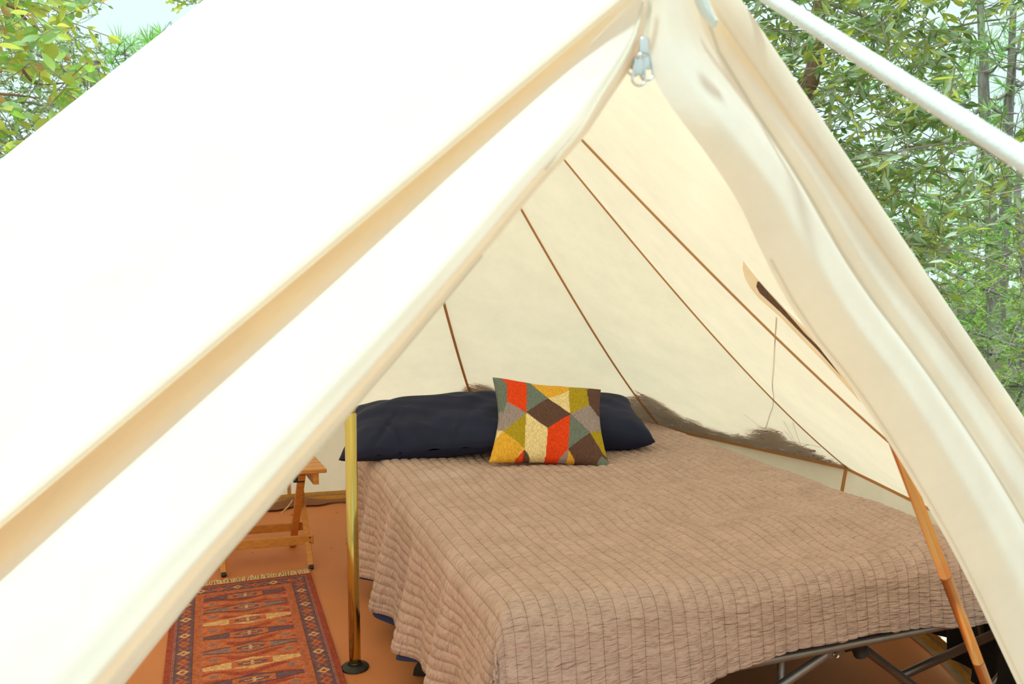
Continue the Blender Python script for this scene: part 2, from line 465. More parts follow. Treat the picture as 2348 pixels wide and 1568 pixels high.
sheet('roof_panel', pr, CANVAS, tent); keep(pr)
for nm, path in (('roof_seam', resample(ridge, 20)),):
    tape(path, .02, SEAM, nm, tent, inside)
# wall panels with seams, eave hem and floor zip tapes
def wall_pt(th, z):
    f_ = 1 - z / HE; k = math.floor((th + 9) / 30.0); a = -9 + 30 * k; w = (th - a) / 30.0
    E0, E1 = seam_pt(a, 1, 0), seam_pt(a + 30, 1, 0)
    e = E0 * (1 - w) + E1 * w
    d = np.array([e[0] - TC[0], e[1] - TC[1]]); rad = np.linalg.norm(d); d /= rad
    R = rad * (1 - f_) + 2.035 * f_ + .018 * math.sin(f_ * math.pi) * math.sin(th * .55) - .02 * math.sin(math.pi * w) * math.sin(math.pi * f_)
    return np.array([TC[0] + d[0] * R, TC[1] + d[1] * R, z])
ZW = np.linspace(HE + .004, 0.0, 9)
for k in range(8):
    a = -9 + 30 * k
    P = [[wall_pt(a + 30 * w if w < 1 else a + 29.9999, z) for w in np.linspace(0, 1, 9)] for z in ZW]
    if k == 0:       # the first panel is rolled up on its near half
        P = [[wall_pt(3 + 18 * w if w < 1 else a + 29.9999, z) for w in np.linspace(0, 1, 9)] for z in ZW]
    sheet('wall_panel', P, CANVAS, tent)
    tape([wall_pt(a + 30.0, z) for z in ZW], .02, SEAM, 'wall_seam', tent, np.array([TC[0], TC[1], .3]))
    lo = a if k else -26
    hem = [wall_pt(t, HE - .004) for t in np.linspace(a, a + 29.99, 10)]
    tape(hem, .012, SEAM, 'eave_hem', tent, np.array([TC[0], TC[1], .45]), .006)
# front left wall, hidden behind the flap
P = np.array([[E_L * (1 - w) + seam_pt(231, 1, 0) * w + np.array([0, 0, -HE * q]) for w in np.linspace(0, 1, 8)] for q in np.linspace(0, 1, 7)])
sheet('wall_panel', P, CANVAS, tent)
# dark mesh panel where the near right wall is rolled up; wavy lower hem above the sand
P = []
for q in np.linspace(0, 1, 8):
    row = []
    for t in np.linspace(15, -30, 40):
        a = math.radians(t); R = 1.995 + .10 * (1 - q) * 0
        zb = .052 + .03 * max(0, math.sin(t * .33 + .6)) + .008 * math.sin(t * 1.7)
        row.append((TC[0] + (R + .02 * math.sin(t * 1.3) * q) * math.cos(a), TC[1] + (R + .02 * math.sin(t * 1.3) * q) * math.sin(a), .33 + (zb - .33) * q))
    P.append(row)
tag(sheet('mesh_panel', P, DARKMESH, tent), 'dark mesh panel under the rolled-up wall')
# rolled wall along the eave there
mb = MB(); mb.tube([(TC[0] + 2.06 * math.cos(math.radians(t)), TC[1] + 2.06 * math.sin(math.radians(t)), .47) for t in np.linspace(4, -22, 20)], .03, 10)
mb.build('rolled_wall', CANVAS, tent, True)
# floor zip: tape bands stepping up the bottom of the wall
for (r0, z0, r1, z1, m) in ((1.985, .008, 2.005, .014, ZIPG), (2.005, .014, 2.013, .034, ZIPY), (2.013, .034, 2.018, .042, ZIPG), (2.018, .042, 2.022, .058, ZIPY)):
    P = [[(TC[0] + (r0 + .004 * math.sin(t * .35)) * math.cos(math.radians(t)), TC[1] + (r0 + .004 * math.sin(t * .35)) * math.sin(math.radians(t)), z0),
          (TC[0] + (r1 + .004 * math.sin(t * .35)) * math.cos(math.radians(t)), TC[1] + (r1 + .004 * math.sin(t * .35)) * math.sin(math.radians(t)), z1)] for t in np.linspace(-28, 236, 180)]
    sheet('zip_tape', P, m, tent)
# brown flap of groundsheet folded inward at the back left
P = []
for t in np.linspace(88, 150, 60):
    a = math.radians(t); w = .05 + .03 * abs(math.sin(t * .21)) + .02 * math.sin(t * .9)
    row = []
    for q in np.linspace(0, 1, 6):
        R = 2.0 - w * q
        row.append((TC[0] + R * math.cos(a), TC[1] + R * math.sin(a), .012 + (.022 + .016 * math.sin(t * .47)) * math.sin(math.pi * min(1, q * .9 + .1)) * (1 if t > 92 else .6)))
    P.append(row)
sheet('floor_flap', P, FLAPB, tent)
# small toggle cord by the wall seam at the back
b0 = on_z(671, 1150, .06); mb = MB(); mb.tube(catmull([b0 + (.01, -.03, .02), b0 + (-.01, -.045, -.01), b0 + (-.03, -.06, -.03), b0 + (-.045, -.065, -.045)], 4), .004, 6)
mb.build('tie_cord', FRINGE, tent, True)

# ---- door flaps --------------------------------------------------
NP = np.array([-.39, .92, 0]); NP /= np.linalg.norm(NP)
C0 = NP @ np.array([.15, 1.03, 0])
def door(x, y, toward=0.0): return on_plane(x, y, NP, C0 - toward)
left_px = [(1500, -75), (1492, 0), (1476, 95), (1440, 165), (1398, 228), (1335, 320), (1240, 425), (1150, 535), (1060, 643), (960, 765), (845, 900), (720, 1045), (600, 1185), (500, 1300), (390, 1437), (285, 1568), (150, 1742)]
right_px = [(1500, -75), (1493, 0), (1479, 95), (1494, 168), (1530, 232), (1566, 282), (1632, 370), (1696, 470), (1743, 570), (1800, 680), (1866, 780), (1936, 866), (2022, 990), (2114, 1140), (2209, 1310), (2332, 1568), (2420, 1750)]
def inner_curve(px, tw):
    c = [door(x, y, tw * min(1, max(0, (y - 60) / 250))) for x, y in px]
    d = c[-1] - c[-2]; d /= np.linalg.norm(d)
    L = (c[-1][2] - .06) / max(.05, -d[2]); c.append(c[-1] + d * L * .5); c.append(c[-1] + d * L * .5)
    return resample(catmull(c, 6), 90)
in_L = inner_curve(left_px, .035)
in_R = inner_curve(right_px, .05)
out_L = resample(np.vstack([edgeL, edgeL[-1] + np.array([[0, 0, -.22], [0, 0, -.45]])]), 90)
out_R = resample(np.vstack([edgeR, edgeR[-1] + np.array([[0, 0, -.22], [0, 0, -.45]])]), 90)
def flap(outer, inner, prof, name, mat, parent, seed, ns=60):
    S = np.linspace(0, 1, ns); g = np.interp(S, [p[0] for p in prof], [p[1] for p in prof])
    k = np.array([.25, .5, .25])
    for _ in range(2): g = np.r_[g[0], np.convolve(g, k, 'valid'), g[-1]]
    t = np.linspace(0, 1, len(outer)); amp = np.clip(t * 4.5, 0, 1) ** .8
    P = outer[:, None, :] * (1 - S)[None, :, None] + inner[:, None, :] * S[None, :, None]
    T, SX = np.meshgrid(t, S, indexing='ij')
    wob = .012 * smoothnoise(T * 1.2, SX * 1.1, seed, 3) * np.sin(math.pi * SX) * amp[:, None]
    P = P + (-NP)[None, None, :] * (g[None, :] * amp[:, None] + wob)[..., None]
    return P
flapL = flap(out_L, in_L, [(0, -.004), (.025, -.06), (.07, -.16), (.13, -.19), (.19, -.17), (.27, -.06), (.40, .0), (.55, .03), (.72, .06), (.86, .05), (.93, .012), (.955, .008), (.975, .018), (1, 0)], '', None, None, 21)
fl = tag(sheet('door_flap', flapL, CANVAS, tent), 'door flap drawn aside toward the rug')
flapR = flap(out_R, in_R, [(0, -.004), (.10, .004), (.22, -.008), (.36, -.012), (.42, -.028), (.50, -.01), (.68, .045), (.85, .05), (.95, .02), (1, 0)], '', None, None, 33)
frp = tag(sheet('door_flap', flapR, CANVAS, tent), 'door flap drawn aside beside the foot of the bed')
# storm hem strips along the roof edges, standing proud of the flaps
def hem_strip(edge, drop, proud, name, wid=.05):
    e = resample(edge, 60); T = np.gradient(e, axis=0); T /= np.linalg.norm(T, axis=1)[:, None]
    side = np.cross(T, -NP[None]); side /= np.linalg.norm(side, axis=1)[:, None]
    side *= np.sign((side * np.array(drop)).sum(1))[:, None]
    rows = [e, e + side * wid * .35 + (-NP) * proud, e + side * wid * .8 + (-NP) * proud * 1.2, e + side * wid + (-NP) * proud * .9, e + side * wid * .95 + (-NP) * proud * .5]
    return np.stack(rows, 1)
sheet('roof_hem', hem_strip(out_L[:70], (1, 0, -1), .010, '', .014), CANVAS, tent)
sheet('roof_hem', hem_strip(out_R[:70], (-1, 0, -1), .012, '', .05), CANVAS, tent)
# stitched seam lines on the flaps
def flap_line(P, s_list, name, parent, mat, width=.005, t0=.02, t1=.95):
    nt, ns = P.shape[:2]; path = []
    for i in range(int(nt * t0), int(nt * t1)):
        sv = np.interp(i / (nt - 1), [p[0] for p in s_list], [p[1] for p in s_list]) * (ns - 1); j = int(min(ns - 2, sv)); w = sv - j
        path.append(P[i, j] * (1 - w) + P[i, j + 1] * w)
    return tape(np.array(path), width, mat, name, parent, CAM, .003)
TAN = cloth('tan_stitching', (.66, .60, .50), (.12, .08, .04))
flap_line(flapR, [(0, .42), (1, .42)], 'flap_seam', frp, TAN, .004)
flap_line(flapR, [(0, .16), (1, .16)], 'flap_seam', frp, TAN, .003)
flap_line(flapR, [(0, .985), (1, .985)], 'zip_edge', frp, TAN, .0025, .2)
flap_line(flapL, [(0, .985), (1, .985)], 'zip_edge', fl, TAN, .0025, .2)
flap_line(flapL, [(0, .70), (.12, .86), (.2, .9)], 'flap_seam', fl, TAN, .003, .03, .16)
# closed bit of zip above the sliders
zp = [door(1498, -70, .012), door(1493, 0, .014), door(1478, 92, .016)]
tape(np.array(zp), .005, TAN, 'zip_tape', tent, CAM, .004)
# zip sliders with pulls
def pull(x, y, L, ang, dpt, parent, w=.0085):
    c = door(x, y, dpt); R_ = np.array([math.cos(ang), math.sin(ang) * 0, 0]); R_ = np.cross(NP, (0, 0, 1)); R_ /= np.linalg.norm(R_)
    if R_[0] < 0: R_ = -R_
    D = np.array([0, 0, -1.]) * math.cos(ang) + R_ * math.sin(ang); S_ = np.cross(D, NP); S_ /= np.linalg.norm(S_)
    pts = [c - S_ * w * .45, c - S_ * w + D * L * .75, c - S_ * w * .75 + D * L * .93, c + D * L, c + S_ * w * .75 + D * L * .93, c + S_ * w + D * L * .75, c + S_ * w * .45, c - S_ * w * .45]
    mb = MB(); mb.tube(catmull(pts, 4), .0016, 8)
    mb.bar(c + D * L * .02, c + D * L * .66, w * 1.3, .0012, NP, .0004)
    mb.lathe(c, [(.001, -.003), (.0035, -.002), (.0035, .002), (.001, .003)], 10)
    return mb
sl = MB(); cc = door(1476, 108, .03); sl.box(cc, (.012, .008, .022), np.cross((0, 0, 1), NP), NP, (0, 0, 1), .003)
slider = sl.build('zip_slider', ZINC, tent, True)
pull(1468, 128, .034, -.06, .034, tent).build('zip_pull', ZINC, slider, True)
pull(1479, 112, .036, .10, .03, tent).build('zip_pull', ZINC, slider, True)
pull(1456, 138, .018, -.25, .012, tent, .007).build('zip_pull', ZINC, slider, True)
# white hanging loop on the right flap near the top
lp = [door(x, y, .055) for x, y in ((1598, -30), (1606, 5), (1620, 32), (1634, 48), (1636, 52), (1626, 36), (1613, 5), (1606, -30))]
mb = MB(); mb.tube(catmull(lp, 4), .006, 8); mb.build('hanging_loop', ROPE, frp, True)
# vent patch on the front right roof panel
bv = BVHTree.FromPolygons(roof_polys_V, roof_polys_F)
def hit_roof(x, y, back=0.0):
    d = Vector(ray(x, y)).normalized(); h = bv.ray_cast(Vector(CAM), d, 12)
    if h[0] is None: return None
    return np.array(h[0] + d * back), np.array(h[1])
def patch(px, mat, name, parent, off):
    Q = []
    for x, y in px:
        h = hit_roof(x, y)
        if h is None: return None
        Q.append(h[0] - (CAM * 0 + np.array(Vector(ray(x, y)).normalized())) * off)
    return mesh(name, Q, [tuple(range(len(Q)))], mat, parent, False)
vent = patch([(1704, 597), (1703, 618), (1709, 640), (1722, 662), (1740, 684), (1790, 728), (1830, 770), (1885, 826), (1935, 880), (1975, 925), (1945, 875), (1880, 800), (1850, 755), (1800, 708), (1750, 655), (1715, 612)], CANVAS, 'roof_vent', tent, .02)
if vent:
    patch([(1737, 645), (1734, 657), (1742, 672), (1790, 716), (1830, 757), (1878, 806), (1930, 865), (1880, 798), (1845, 764), (1800, 712), (1760, 668), (1741, 646)], MESHM, 'vent_mesh', vent, .026)

# pine straw caught on the lower roof outside, seen through the canvas
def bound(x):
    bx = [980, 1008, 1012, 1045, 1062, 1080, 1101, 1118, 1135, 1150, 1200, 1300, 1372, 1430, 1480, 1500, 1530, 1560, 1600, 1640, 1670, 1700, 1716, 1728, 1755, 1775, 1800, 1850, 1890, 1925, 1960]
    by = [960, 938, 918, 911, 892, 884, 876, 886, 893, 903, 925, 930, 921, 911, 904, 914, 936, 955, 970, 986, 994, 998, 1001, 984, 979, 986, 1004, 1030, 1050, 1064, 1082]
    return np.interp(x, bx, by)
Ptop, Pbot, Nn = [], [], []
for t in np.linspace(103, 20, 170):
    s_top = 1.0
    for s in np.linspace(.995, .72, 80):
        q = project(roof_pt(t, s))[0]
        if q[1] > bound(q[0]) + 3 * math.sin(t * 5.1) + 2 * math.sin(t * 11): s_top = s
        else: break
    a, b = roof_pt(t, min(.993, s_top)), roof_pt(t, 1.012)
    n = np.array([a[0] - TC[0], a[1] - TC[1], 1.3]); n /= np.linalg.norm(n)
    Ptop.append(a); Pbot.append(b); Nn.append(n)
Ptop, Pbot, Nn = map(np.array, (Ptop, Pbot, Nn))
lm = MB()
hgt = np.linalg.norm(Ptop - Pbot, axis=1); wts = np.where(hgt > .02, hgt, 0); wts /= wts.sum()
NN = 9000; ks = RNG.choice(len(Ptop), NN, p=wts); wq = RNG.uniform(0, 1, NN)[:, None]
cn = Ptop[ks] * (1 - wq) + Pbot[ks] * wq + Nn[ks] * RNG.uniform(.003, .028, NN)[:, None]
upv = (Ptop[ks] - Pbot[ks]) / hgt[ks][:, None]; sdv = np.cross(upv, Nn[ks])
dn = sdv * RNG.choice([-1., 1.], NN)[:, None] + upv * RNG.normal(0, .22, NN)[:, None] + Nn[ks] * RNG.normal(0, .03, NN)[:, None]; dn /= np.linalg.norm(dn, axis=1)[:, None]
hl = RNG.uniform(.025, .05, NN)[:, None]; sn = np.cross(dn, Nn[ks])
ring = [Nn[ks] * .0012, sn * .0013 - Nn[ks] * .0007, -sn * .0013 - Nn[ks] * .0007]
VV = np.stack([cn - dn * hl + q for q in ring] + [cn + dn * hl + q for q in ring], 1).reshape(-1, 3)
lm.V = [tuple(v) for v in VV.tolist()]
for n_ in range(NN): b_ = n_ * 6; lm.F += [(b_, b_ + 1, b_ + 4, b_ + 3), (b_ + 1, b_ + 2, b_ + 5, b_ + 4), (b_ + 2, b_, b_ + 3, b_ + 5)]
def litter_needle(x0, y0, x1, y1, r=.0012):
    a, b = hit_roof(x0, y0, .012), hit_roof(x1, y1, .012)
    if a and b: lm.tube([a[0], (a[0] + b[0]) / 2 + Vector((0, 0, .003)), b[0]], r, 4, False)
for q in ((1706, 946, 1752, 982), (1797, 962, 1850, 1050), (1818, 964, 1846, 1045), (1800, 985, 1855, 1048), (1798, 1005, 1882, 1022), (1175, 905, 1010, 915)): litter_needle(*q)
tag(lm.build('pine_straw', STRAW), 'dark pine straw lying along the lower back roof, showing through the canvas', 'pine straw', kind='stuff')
# guy cord lying on the roof outside
cp = [hit_roof(x, y, .012) for x, y in ((1781, 724), (1776, 800), (1771, 880), (1774, 914), (1764, 950), (1755, 980))]
mb = MB(); mb.tube(catmull([c[0] for c in cp if c], 5), .0022, 5)
mb.build('roof_cord', ROPE, tent, True)
cp = [hit_roof(x, y, .012) for x, y in ((845, 941), (900, 934), (950, 927), (1005, 916))]
mb = MB(); mb.tube([c[0] for c in cp if c], .002, 5); mb.build('roof_cord', ROPE, tent, True)

# ================================================================== POLES AND ROPE
pole = thing('tent_pole', 'yellow zinc steel pole standing upright between the rug and the bed', 'tent pole', (-.529, 2.676, 0))
pz = lambda z: (-.529, 2.676, z)
MB().lathe(pz(0), [(.046, .0), (.047, .003), (.044, .006), (.030, .009), (.022, .016)], 28).build('foot_cap', BLACKP, pole, True)
MB().lathe(pz(0), [(.0185, .018), (.0195, .02), (.0195, .866), (.0165, .868), (.0165, .874)], 28).build('pole_section', POLEM, pole, True)
MB().lathe(pz(0), [(.0165, .873), (.0195, .875), (.0195, 1.70), (.0175, 1.702)], 28).build('pole_section', POLEM, pole, True)
MB().lathe(pz(0), [(.0175, 1.702), (.0185, 1.706), (.0185, 2.46)], 28).build('pole_section', POLEM, pole, True)
topR = door(1640, -62, -.11); r1, r2 = door(2126, 1210, -.11), door(2236, 1500, -.11)
dR = (r2 - r1) / np.linalg.norm(r2 - r1); footR = r2 + dR * (r2[2] / -dR[2])
topL = door(1330, 10, -.24); footL = door(190, 1568, -.24); footL = topL + (footL - topL) * (topL[2] / (topL[2] - footL[2]))
dframe = thing('door_frame', 'copper-toned metal A-frame pole holding up the tent doorway', 'door frame', ((footR[0] + footL[0]) / 2, (footR[1] + footL[1]) / 2, 0))
topRr = r1 + (r1 - r2) / np.linalg.norm(r1 - r2) * ((1.68 - r1[2]) / -dR[2])
def split(z): return footR - dR * (z / -dR[2])
for (za, zb) in ((0.0, .635), (.637, .81), (.812, 1.60)):
    MB().tube([split(za), split(zb)], .0098, 12).build('frame_tube', COPPER, dframe, True)
tl = split(1.60)
MB().tube(catmull([tl, tl * .75 + topL * .25 + (0, 0, .02), (tl + topL) / 2 + (0, 0, .025), tl * .25 + topL * .75 + (0, 0, .01), topL], 8), .0098, 12).build('crown_tube', COPPER, dframe, True)
MB().tube([topL, footL], .0098, 12).build('frame_tube', COPPER, dframe, True)
mbx = MB(); mbx.lathe(footR - np.array([0, 0, .0]), [(.02, 0), (.02, .008), (.013, .012)], 16); mbx.build('foot_cap', BLACKP, dframe, True)
mbx = MB(); mbx.lathe(footL, [(.02, 0), (.02, .008), (.013, .012)], 16); mbx.build('foot_cap', BLACKP, dframe, True)
# guy rope from the doorway apex out to the ground in front
ra = door(1735, -25, .02); rb_dir = ray(2365, 378); rb_ = CAM + rb_dir * (.70 / rb_dir[1])
dd = rb_ - ra; end = ra + dd * ((ra[2]) / max(1e-3, -dd[2]))
rp_ = [ra - dd * .15, ra + dd * .5, rb_, rb_ + dd * 1.4, end - np.array([0, 0, .03])]
pd = np.array([dd[0], dd[1], 0]); pd /= np.linalg.norm(pd)
GR = thing('guy_rope', 'thick white cotton guy rope stretched out from the tent doorway', 'guy rope', tuple(ra))
MB().tube(resample(rp_, 80), .0090, 14).build('rope', ROPE, GR, True)
MB().tube([end + pd * .06 + (0, 0, .06), end + (0, 0, -.02), end - pd * .08 + (0, 0, -.12)], .005, 8).build('peg', METAL, GR, True)
rr_ = resample(rp_, 2400); tw = MB()
for ph in (0, 2.094, 4.189):
    T = dd / np.linalg.norm(dd); n1 = np.cross(T, (0, 0, 1.)); n1 /= np.linalg.norm(n1); n2 = np.cross(T, n1)
    a = np.arange(2400) * .8 + ph
    tw.tube(rr_ + (.0060 * np.cos(a))[:, None] * n1 + (.0060 * np.sin(a))[:, None] * n2, .0038, 5)
tw.build('rope_strands', ROPE, GR, True)

# ================================================================== BED
UB = np.array([-.342, .940, 0]); VB = np.array([.940, .342, 0])
U0, U1, V0, V1, HB = 1.74, 3.70, .60, 2.14, .55
def bw(v, u, z): return VB * v + UB * u + np.array([0, 0, z])
bed = thing('camp_bed', 'raised double air bed on a folding grey steel frame', 'bed', tuple(bw((V0 + V1) / 2, (U0 + U1) / 2, 0)))
mb = MB(); mb.box(bw((V0 + V1) / 2, (U0 + U1) / 2, .405), (V1 - V0 - .05, U1 - U0 - .05, .24), VB, UB, (0, 0, 1), .07)
mb.build('mattress', SHEET, bed, True)
ZR = .302
def rail(pts, r=.013): return MB().tube(pts, r, 10)
rail([bw(V0 + .03, U0 + .02, ZR), bw(V1 - .02, U0 + .02, ZR)], .0125).build('foot_rail', METAL, bed, True)
rail([bw(V0 + .03, U1 - .05, ZR), bw(V1 - .02, U1 - .05, ZR)]).build('head_rail', METAL, bed, True)
for v in (V0 + .03, V1 - .03): rail([bw(v, U0 + .02, ZR), bw(v, U1 - .05, ZR)]).build('side_rail', METAL, bed, True)
def on_u(x, y, u): return on_plane(x, y, UB, u)
def on_v(x, y, v): return on_plane(x, y, VB, v)
uf = U0 + .05
jl, jr = on_u(1905, 1494, uf), on_u(1968, 1478, uf)
def to_floor(a, b, z=.012):
    d = b - a; return a + d * ((a[2] - z) / -d[2])
legs = [(jl, to_floor(jl, on_u(1795, 1568, uf))), (jr, to_floor(jr, on_u(2088, 1568, uf)))]
# matching pair left of the bracket
for a, b in legs:
    lg = rail([a + (0, 0, .0), b], .013).build('leg', METAL, bed, True)
    MB().lathe(b - np.array([0, 0, .012]), [(.022, 0), (.022, .018), (.014, .03)], 14).build('foot', BLACKP, lg, True)
MB().bar(jl + UB * -.012 + VB * -.02, jl + UB * -.012 + VB * .035 + (0, 0, .01), .03, .006, UB, .002).build('bracket', METAL, bed, True)
mb = MB(); c = jl - UB * .018; mb.tube([c, c - UB * .008], .007, 12); mb.build('bolt', ZINC, bed, True)
MB().tube([jl + VB * .03 + (0, 0, .006), jr + (0, 0, .004)], .015, 12).build('hinge', BLACKP, bed, True)
MB().tube([jr + VB * -.012 + (0, 0, .02), jr + VB * .012 + (0, 0, -.03)], .021, 12).build('hinge', BLACKP, bed, True)
# stub leg in behind
sb = on_u(1793, 1510, uf + .22); rail([np.array([sb[0], sb[1], ZR]), np.array([sb[0], sb[1], .012])], .014).build('leg', METAL, bed, True)
# side X legs near the foot right corner
vr = V1 - .05
xa, xb = on_v(2025, 1568, vr), on_v(2310, 1440, vr)
dd2 = xb - xa
def clipz(a, d, z): return a + d * ((z - a[2]) / d[2])
lg = rail([clipz(xa, dd2, .012), clipz(xa, dd2, ZR + .02)] if abs(dd2[2]) > .02 else [xa, xb], .0135).build('leg', METAL, bed, True)
ya = on_u(2250, 1440, uf + .02); yb = on_u(2265, 1500, uf + .02); d3 = yb - ya
rail([clipz(ya, d3, ZR), clipz(ya, d3, .012)], .0115).build('leg', METAL, bed, True)
za, zb = on_u(2345, 1488, uf - .08), on_u(2278, 1568, uf - .08); d4 = zb - za
rail([za - d4 * .12, clipz(za, d4, .012)], .011).build('leg', METAL, bed, True)
# legs toward the head and on the rug side
for (v, u) in ((V0 + .16, U0 + .9), (V0 + .16, U1 - .2), (V1 - .2, U1 - .25), (V1 - .15, U0 + .95), ((V0 + V1) / 2, U0 + .95), (V0 + .12, U0 + .12)):
    lg = rail([bw(v, u + .18, ZR), bw(v, u, .02)]).build('leg', METAL, bed, True)
fc = on_z(985, 1525, .03); mb = MB()
mb.add([fc + q for q in (np.array([-.055, -.01, -.03]), np.array([.05, -.03, -.03]), np.array([.06, .03, -.03]), np.array([-.045, .03, -.03]), np.array([-.02, -.012, .05]), np.array([.045, -.02, .07]), np.array([.05, .02, .07]), np.array([-.012, .02, .05]), np.array([-.05, -.012, -.005]), np.array([-.04, .028, -.005]))],
       [(0, 1, 2, 3), (0, 8, 4, 5, 1), (1, 5, 6, 2), (2, 6, 7, 9, 3), (3, 9, 8, 0), (8, 9, 7, 4), (4, 7, 6, 5)])
mb.build('foot', BLACKP, bed, False)

# ---- quilt
DL, DF, DR, DH = .46, .27, .16, .03
def fold1(p, rho=.075):
    """arc-length p from the edge line (p<0 hangs): -> outward offset, drop"""
    p = np.asarray(p, float); off = np.zeros_like(p); dz = np.zeros_like(p)
    q = rho - p                       # distance past start of the bend
    arc = rho * math.pi / 2
    m1 = (q > 0) & (q <= arc); th = np.clip(q, 0, arc) / rho
    off = np.where(q <= 0, p, rho - rho * np.sin(th)); dz = np.where(q <= 0, 0, rho * (1 - np.cos(th)))
    dz = np.where(q > arc, rho + (q - arc), dz); off = np.where(q > arc, 0.0, off)
    return off, dz
nv = int((V1 - V0 + DL + DR) / .0046); nuq = 440
pv = np.linspace(-DL, V1 - V0 + DR, nv); qu = np.linspace(-DF, U1 - U0 + DH, nuq)
PV, QU = np.meshgrid(pv, qu, indexing='ij')
W = V1 - V0
oL, zL = fold1(PV); oR, zR = fold1(W - PV); oF, zF = fold1(QU)
hang_scale = np.interp(QU, [-.3, .1, .5, 1.0, 1.5, 2.0], [.62, .64, .80, .87, .89, .92])
zL = np.where(zL > .075, .075 + (zL - .075) * hang_scale, zL)
hp = [on_plane(x, y, UB, U0 - .045) for x, y in ((1640, 1566), (1791, 1515), (1911, 1479), (2032, 1456), (2122, 1449), (2285, 1434))]
hv = [h @ VB - V0 for h in hp]; hd = [HB - h[2] for h in hp]
foot_drop = np.interp(PV, [-.5, 0] + hv + [W + .3], [.36, .33] + hd + [hd[-1]])
zmax = fold1(np.array([-DF]))[1][0]
zF = np.where(zF > .075, .075 + (zF - .075) * (foot_drop - .075) / (zmax - .075), zF)
v = np.where(PV < W / 2, oL, W - oR); u = oF
hL = np.clip((zL - .05) / .35, 0, 1.2); hF = np.clip((zF - .05) / .22, 0, 1.2)
foldL = .028 * np.sin(QU * 2 * math.pi / .37 + .5 + .7 * np.sin(QU * 2.1)) + .016 * np.sin(QU * 2 * math.pi / .19 + 1)
v = v - hL * (.045 + foldL) + .035 * hL * np.clip((QU - 1.5) / .4, 0, 1)
foldF = .010 * np.sin(PV * 2 * math.pi / .45 + .4) + .006 * np.sin(PV * 2 * math.pi / .22)
u = u - hF * (.035 + foldF)
cor = np.minimum(zL, zF); cor = np.clip(cor - .05, 0, 1)
v = v - cor * .25; u = u - cor * .2
zdrop = np.where((zL > 0) & (zF > 0), (zL ** 3 + zF ** 3) ** (1 / 3), np.maximum(zL, zF)); zdrop = np.maximum(zdrop, zR)
top = 1 - np.clip(zdrop / .12, 0, 1)
Z = HB - zdrop
# body of the cloth: gentle dips and ridges running across the bed
wav = .010 * smoothnoise(PV * .55, QU * 1.15, 11, 2) + .008 * np.sin(QU * 2 * math.pi / .42 + 1.4 * np.sin(PV * 2.2) + PV * 1.5) * np.clip(smoothnoise(PV * .5, QU * .5, 4, 1) + .4, 0, 1.2)
wav = wav + .006 * np.sin(QU * 2 * math.pi / .21 + 2.0 * np.sin(PV * 3.1 + 1) + PV * 3) * np.clip(smoothnoise(PV * .8, QU * .7, 9, 1), 0, 1)
Z = Z + 1.3 * wav * (1 - .75 * np.clip((PV - W + .45) / .35, 0, 1)) * (.25 + .75 * top) - .015 * np.exp(-((PV - W * .55) / .35) ** 2 - ((QU - 1.1) / .6) ** 2)
# stitch channels
ph = (PV + DL * 0) / STITCH; dist = np.abs(ph - np.round(ph)) * STITCH
chan = .0045 * (1 - np.exp(-(dist / .0065) ** 2))
pk = smoothnoise(QU * 34 + np.floor(ph) * 3.7, np.floor(ph) * 1.3, 15, 2)
chan = chan * (1 + .55 * pk)
hemn = np.exp(-((np.minimum(QU + DF, PV + DL) - .022) / .004) ** 2) * .004
P3 = np.stack([VB[0] * (V0 + v) + UB[0] * (U0 + u), VB[1] * (V0 + v) + UB[1] * (U0 + u), Z], 2)
Nrm = np.cross(np.gradient(P3, axis=0), np.gradient(P3, axis=1)); Nrm /= np.linalg.norm(Nrm, axis=2)[..., None] + 1e-9
if Nrm[nv // 2, nuq // 2, 2] < 0: Nrm = -Nrm
P3 = P3 + Nrm * (chan - hemn)[..., None]
P3[..., 2] = np.maximum(P3[..., 2], .02)
# fitted sheet hanging just below the quilt on the rug side
js = np.arange(40, nuq - 8, 3); low = .012 + .024 * np.clip(np.sin(qu[js] * 7.3 + 1.0) + .4, 0, 1)
SH = np.stack([P3[i, js] + VB * .016 - np.stack([0 * low, 0 * low, low], 1) for i in range(0, 40, 5)], 1)
SH[..., 2] = np.maximum(SH[..., 2], .012)
sheet('sheet_hem', SH, SHEET, bed)
quilt = sheet('quilt', P3, QUILTM, None, True, own=tuple(bw((V0 + V1) / 2, (U0 + U1) / 2, HB)))
uvl = quilt.data.uv_layers.new(name='cloth')
li = np.empty(len(quilt.data.loops), int); quilt.data.loops.foreach_get('vertex_index', li)
UVs = np.stack([PV.ravel() + 10 * STITCH, QU.ravel() + 1], 1)[li]; uvl.data.foreach_set('uv', UVs.ravel())
md = quilt.modifiers.new('thickness', 'SOLIDIFY'); md.thickness = .009; md.offset = -1
tag(quilt, 'taupe channel-stitched cotton quilt draped over the bed', 'quilt')

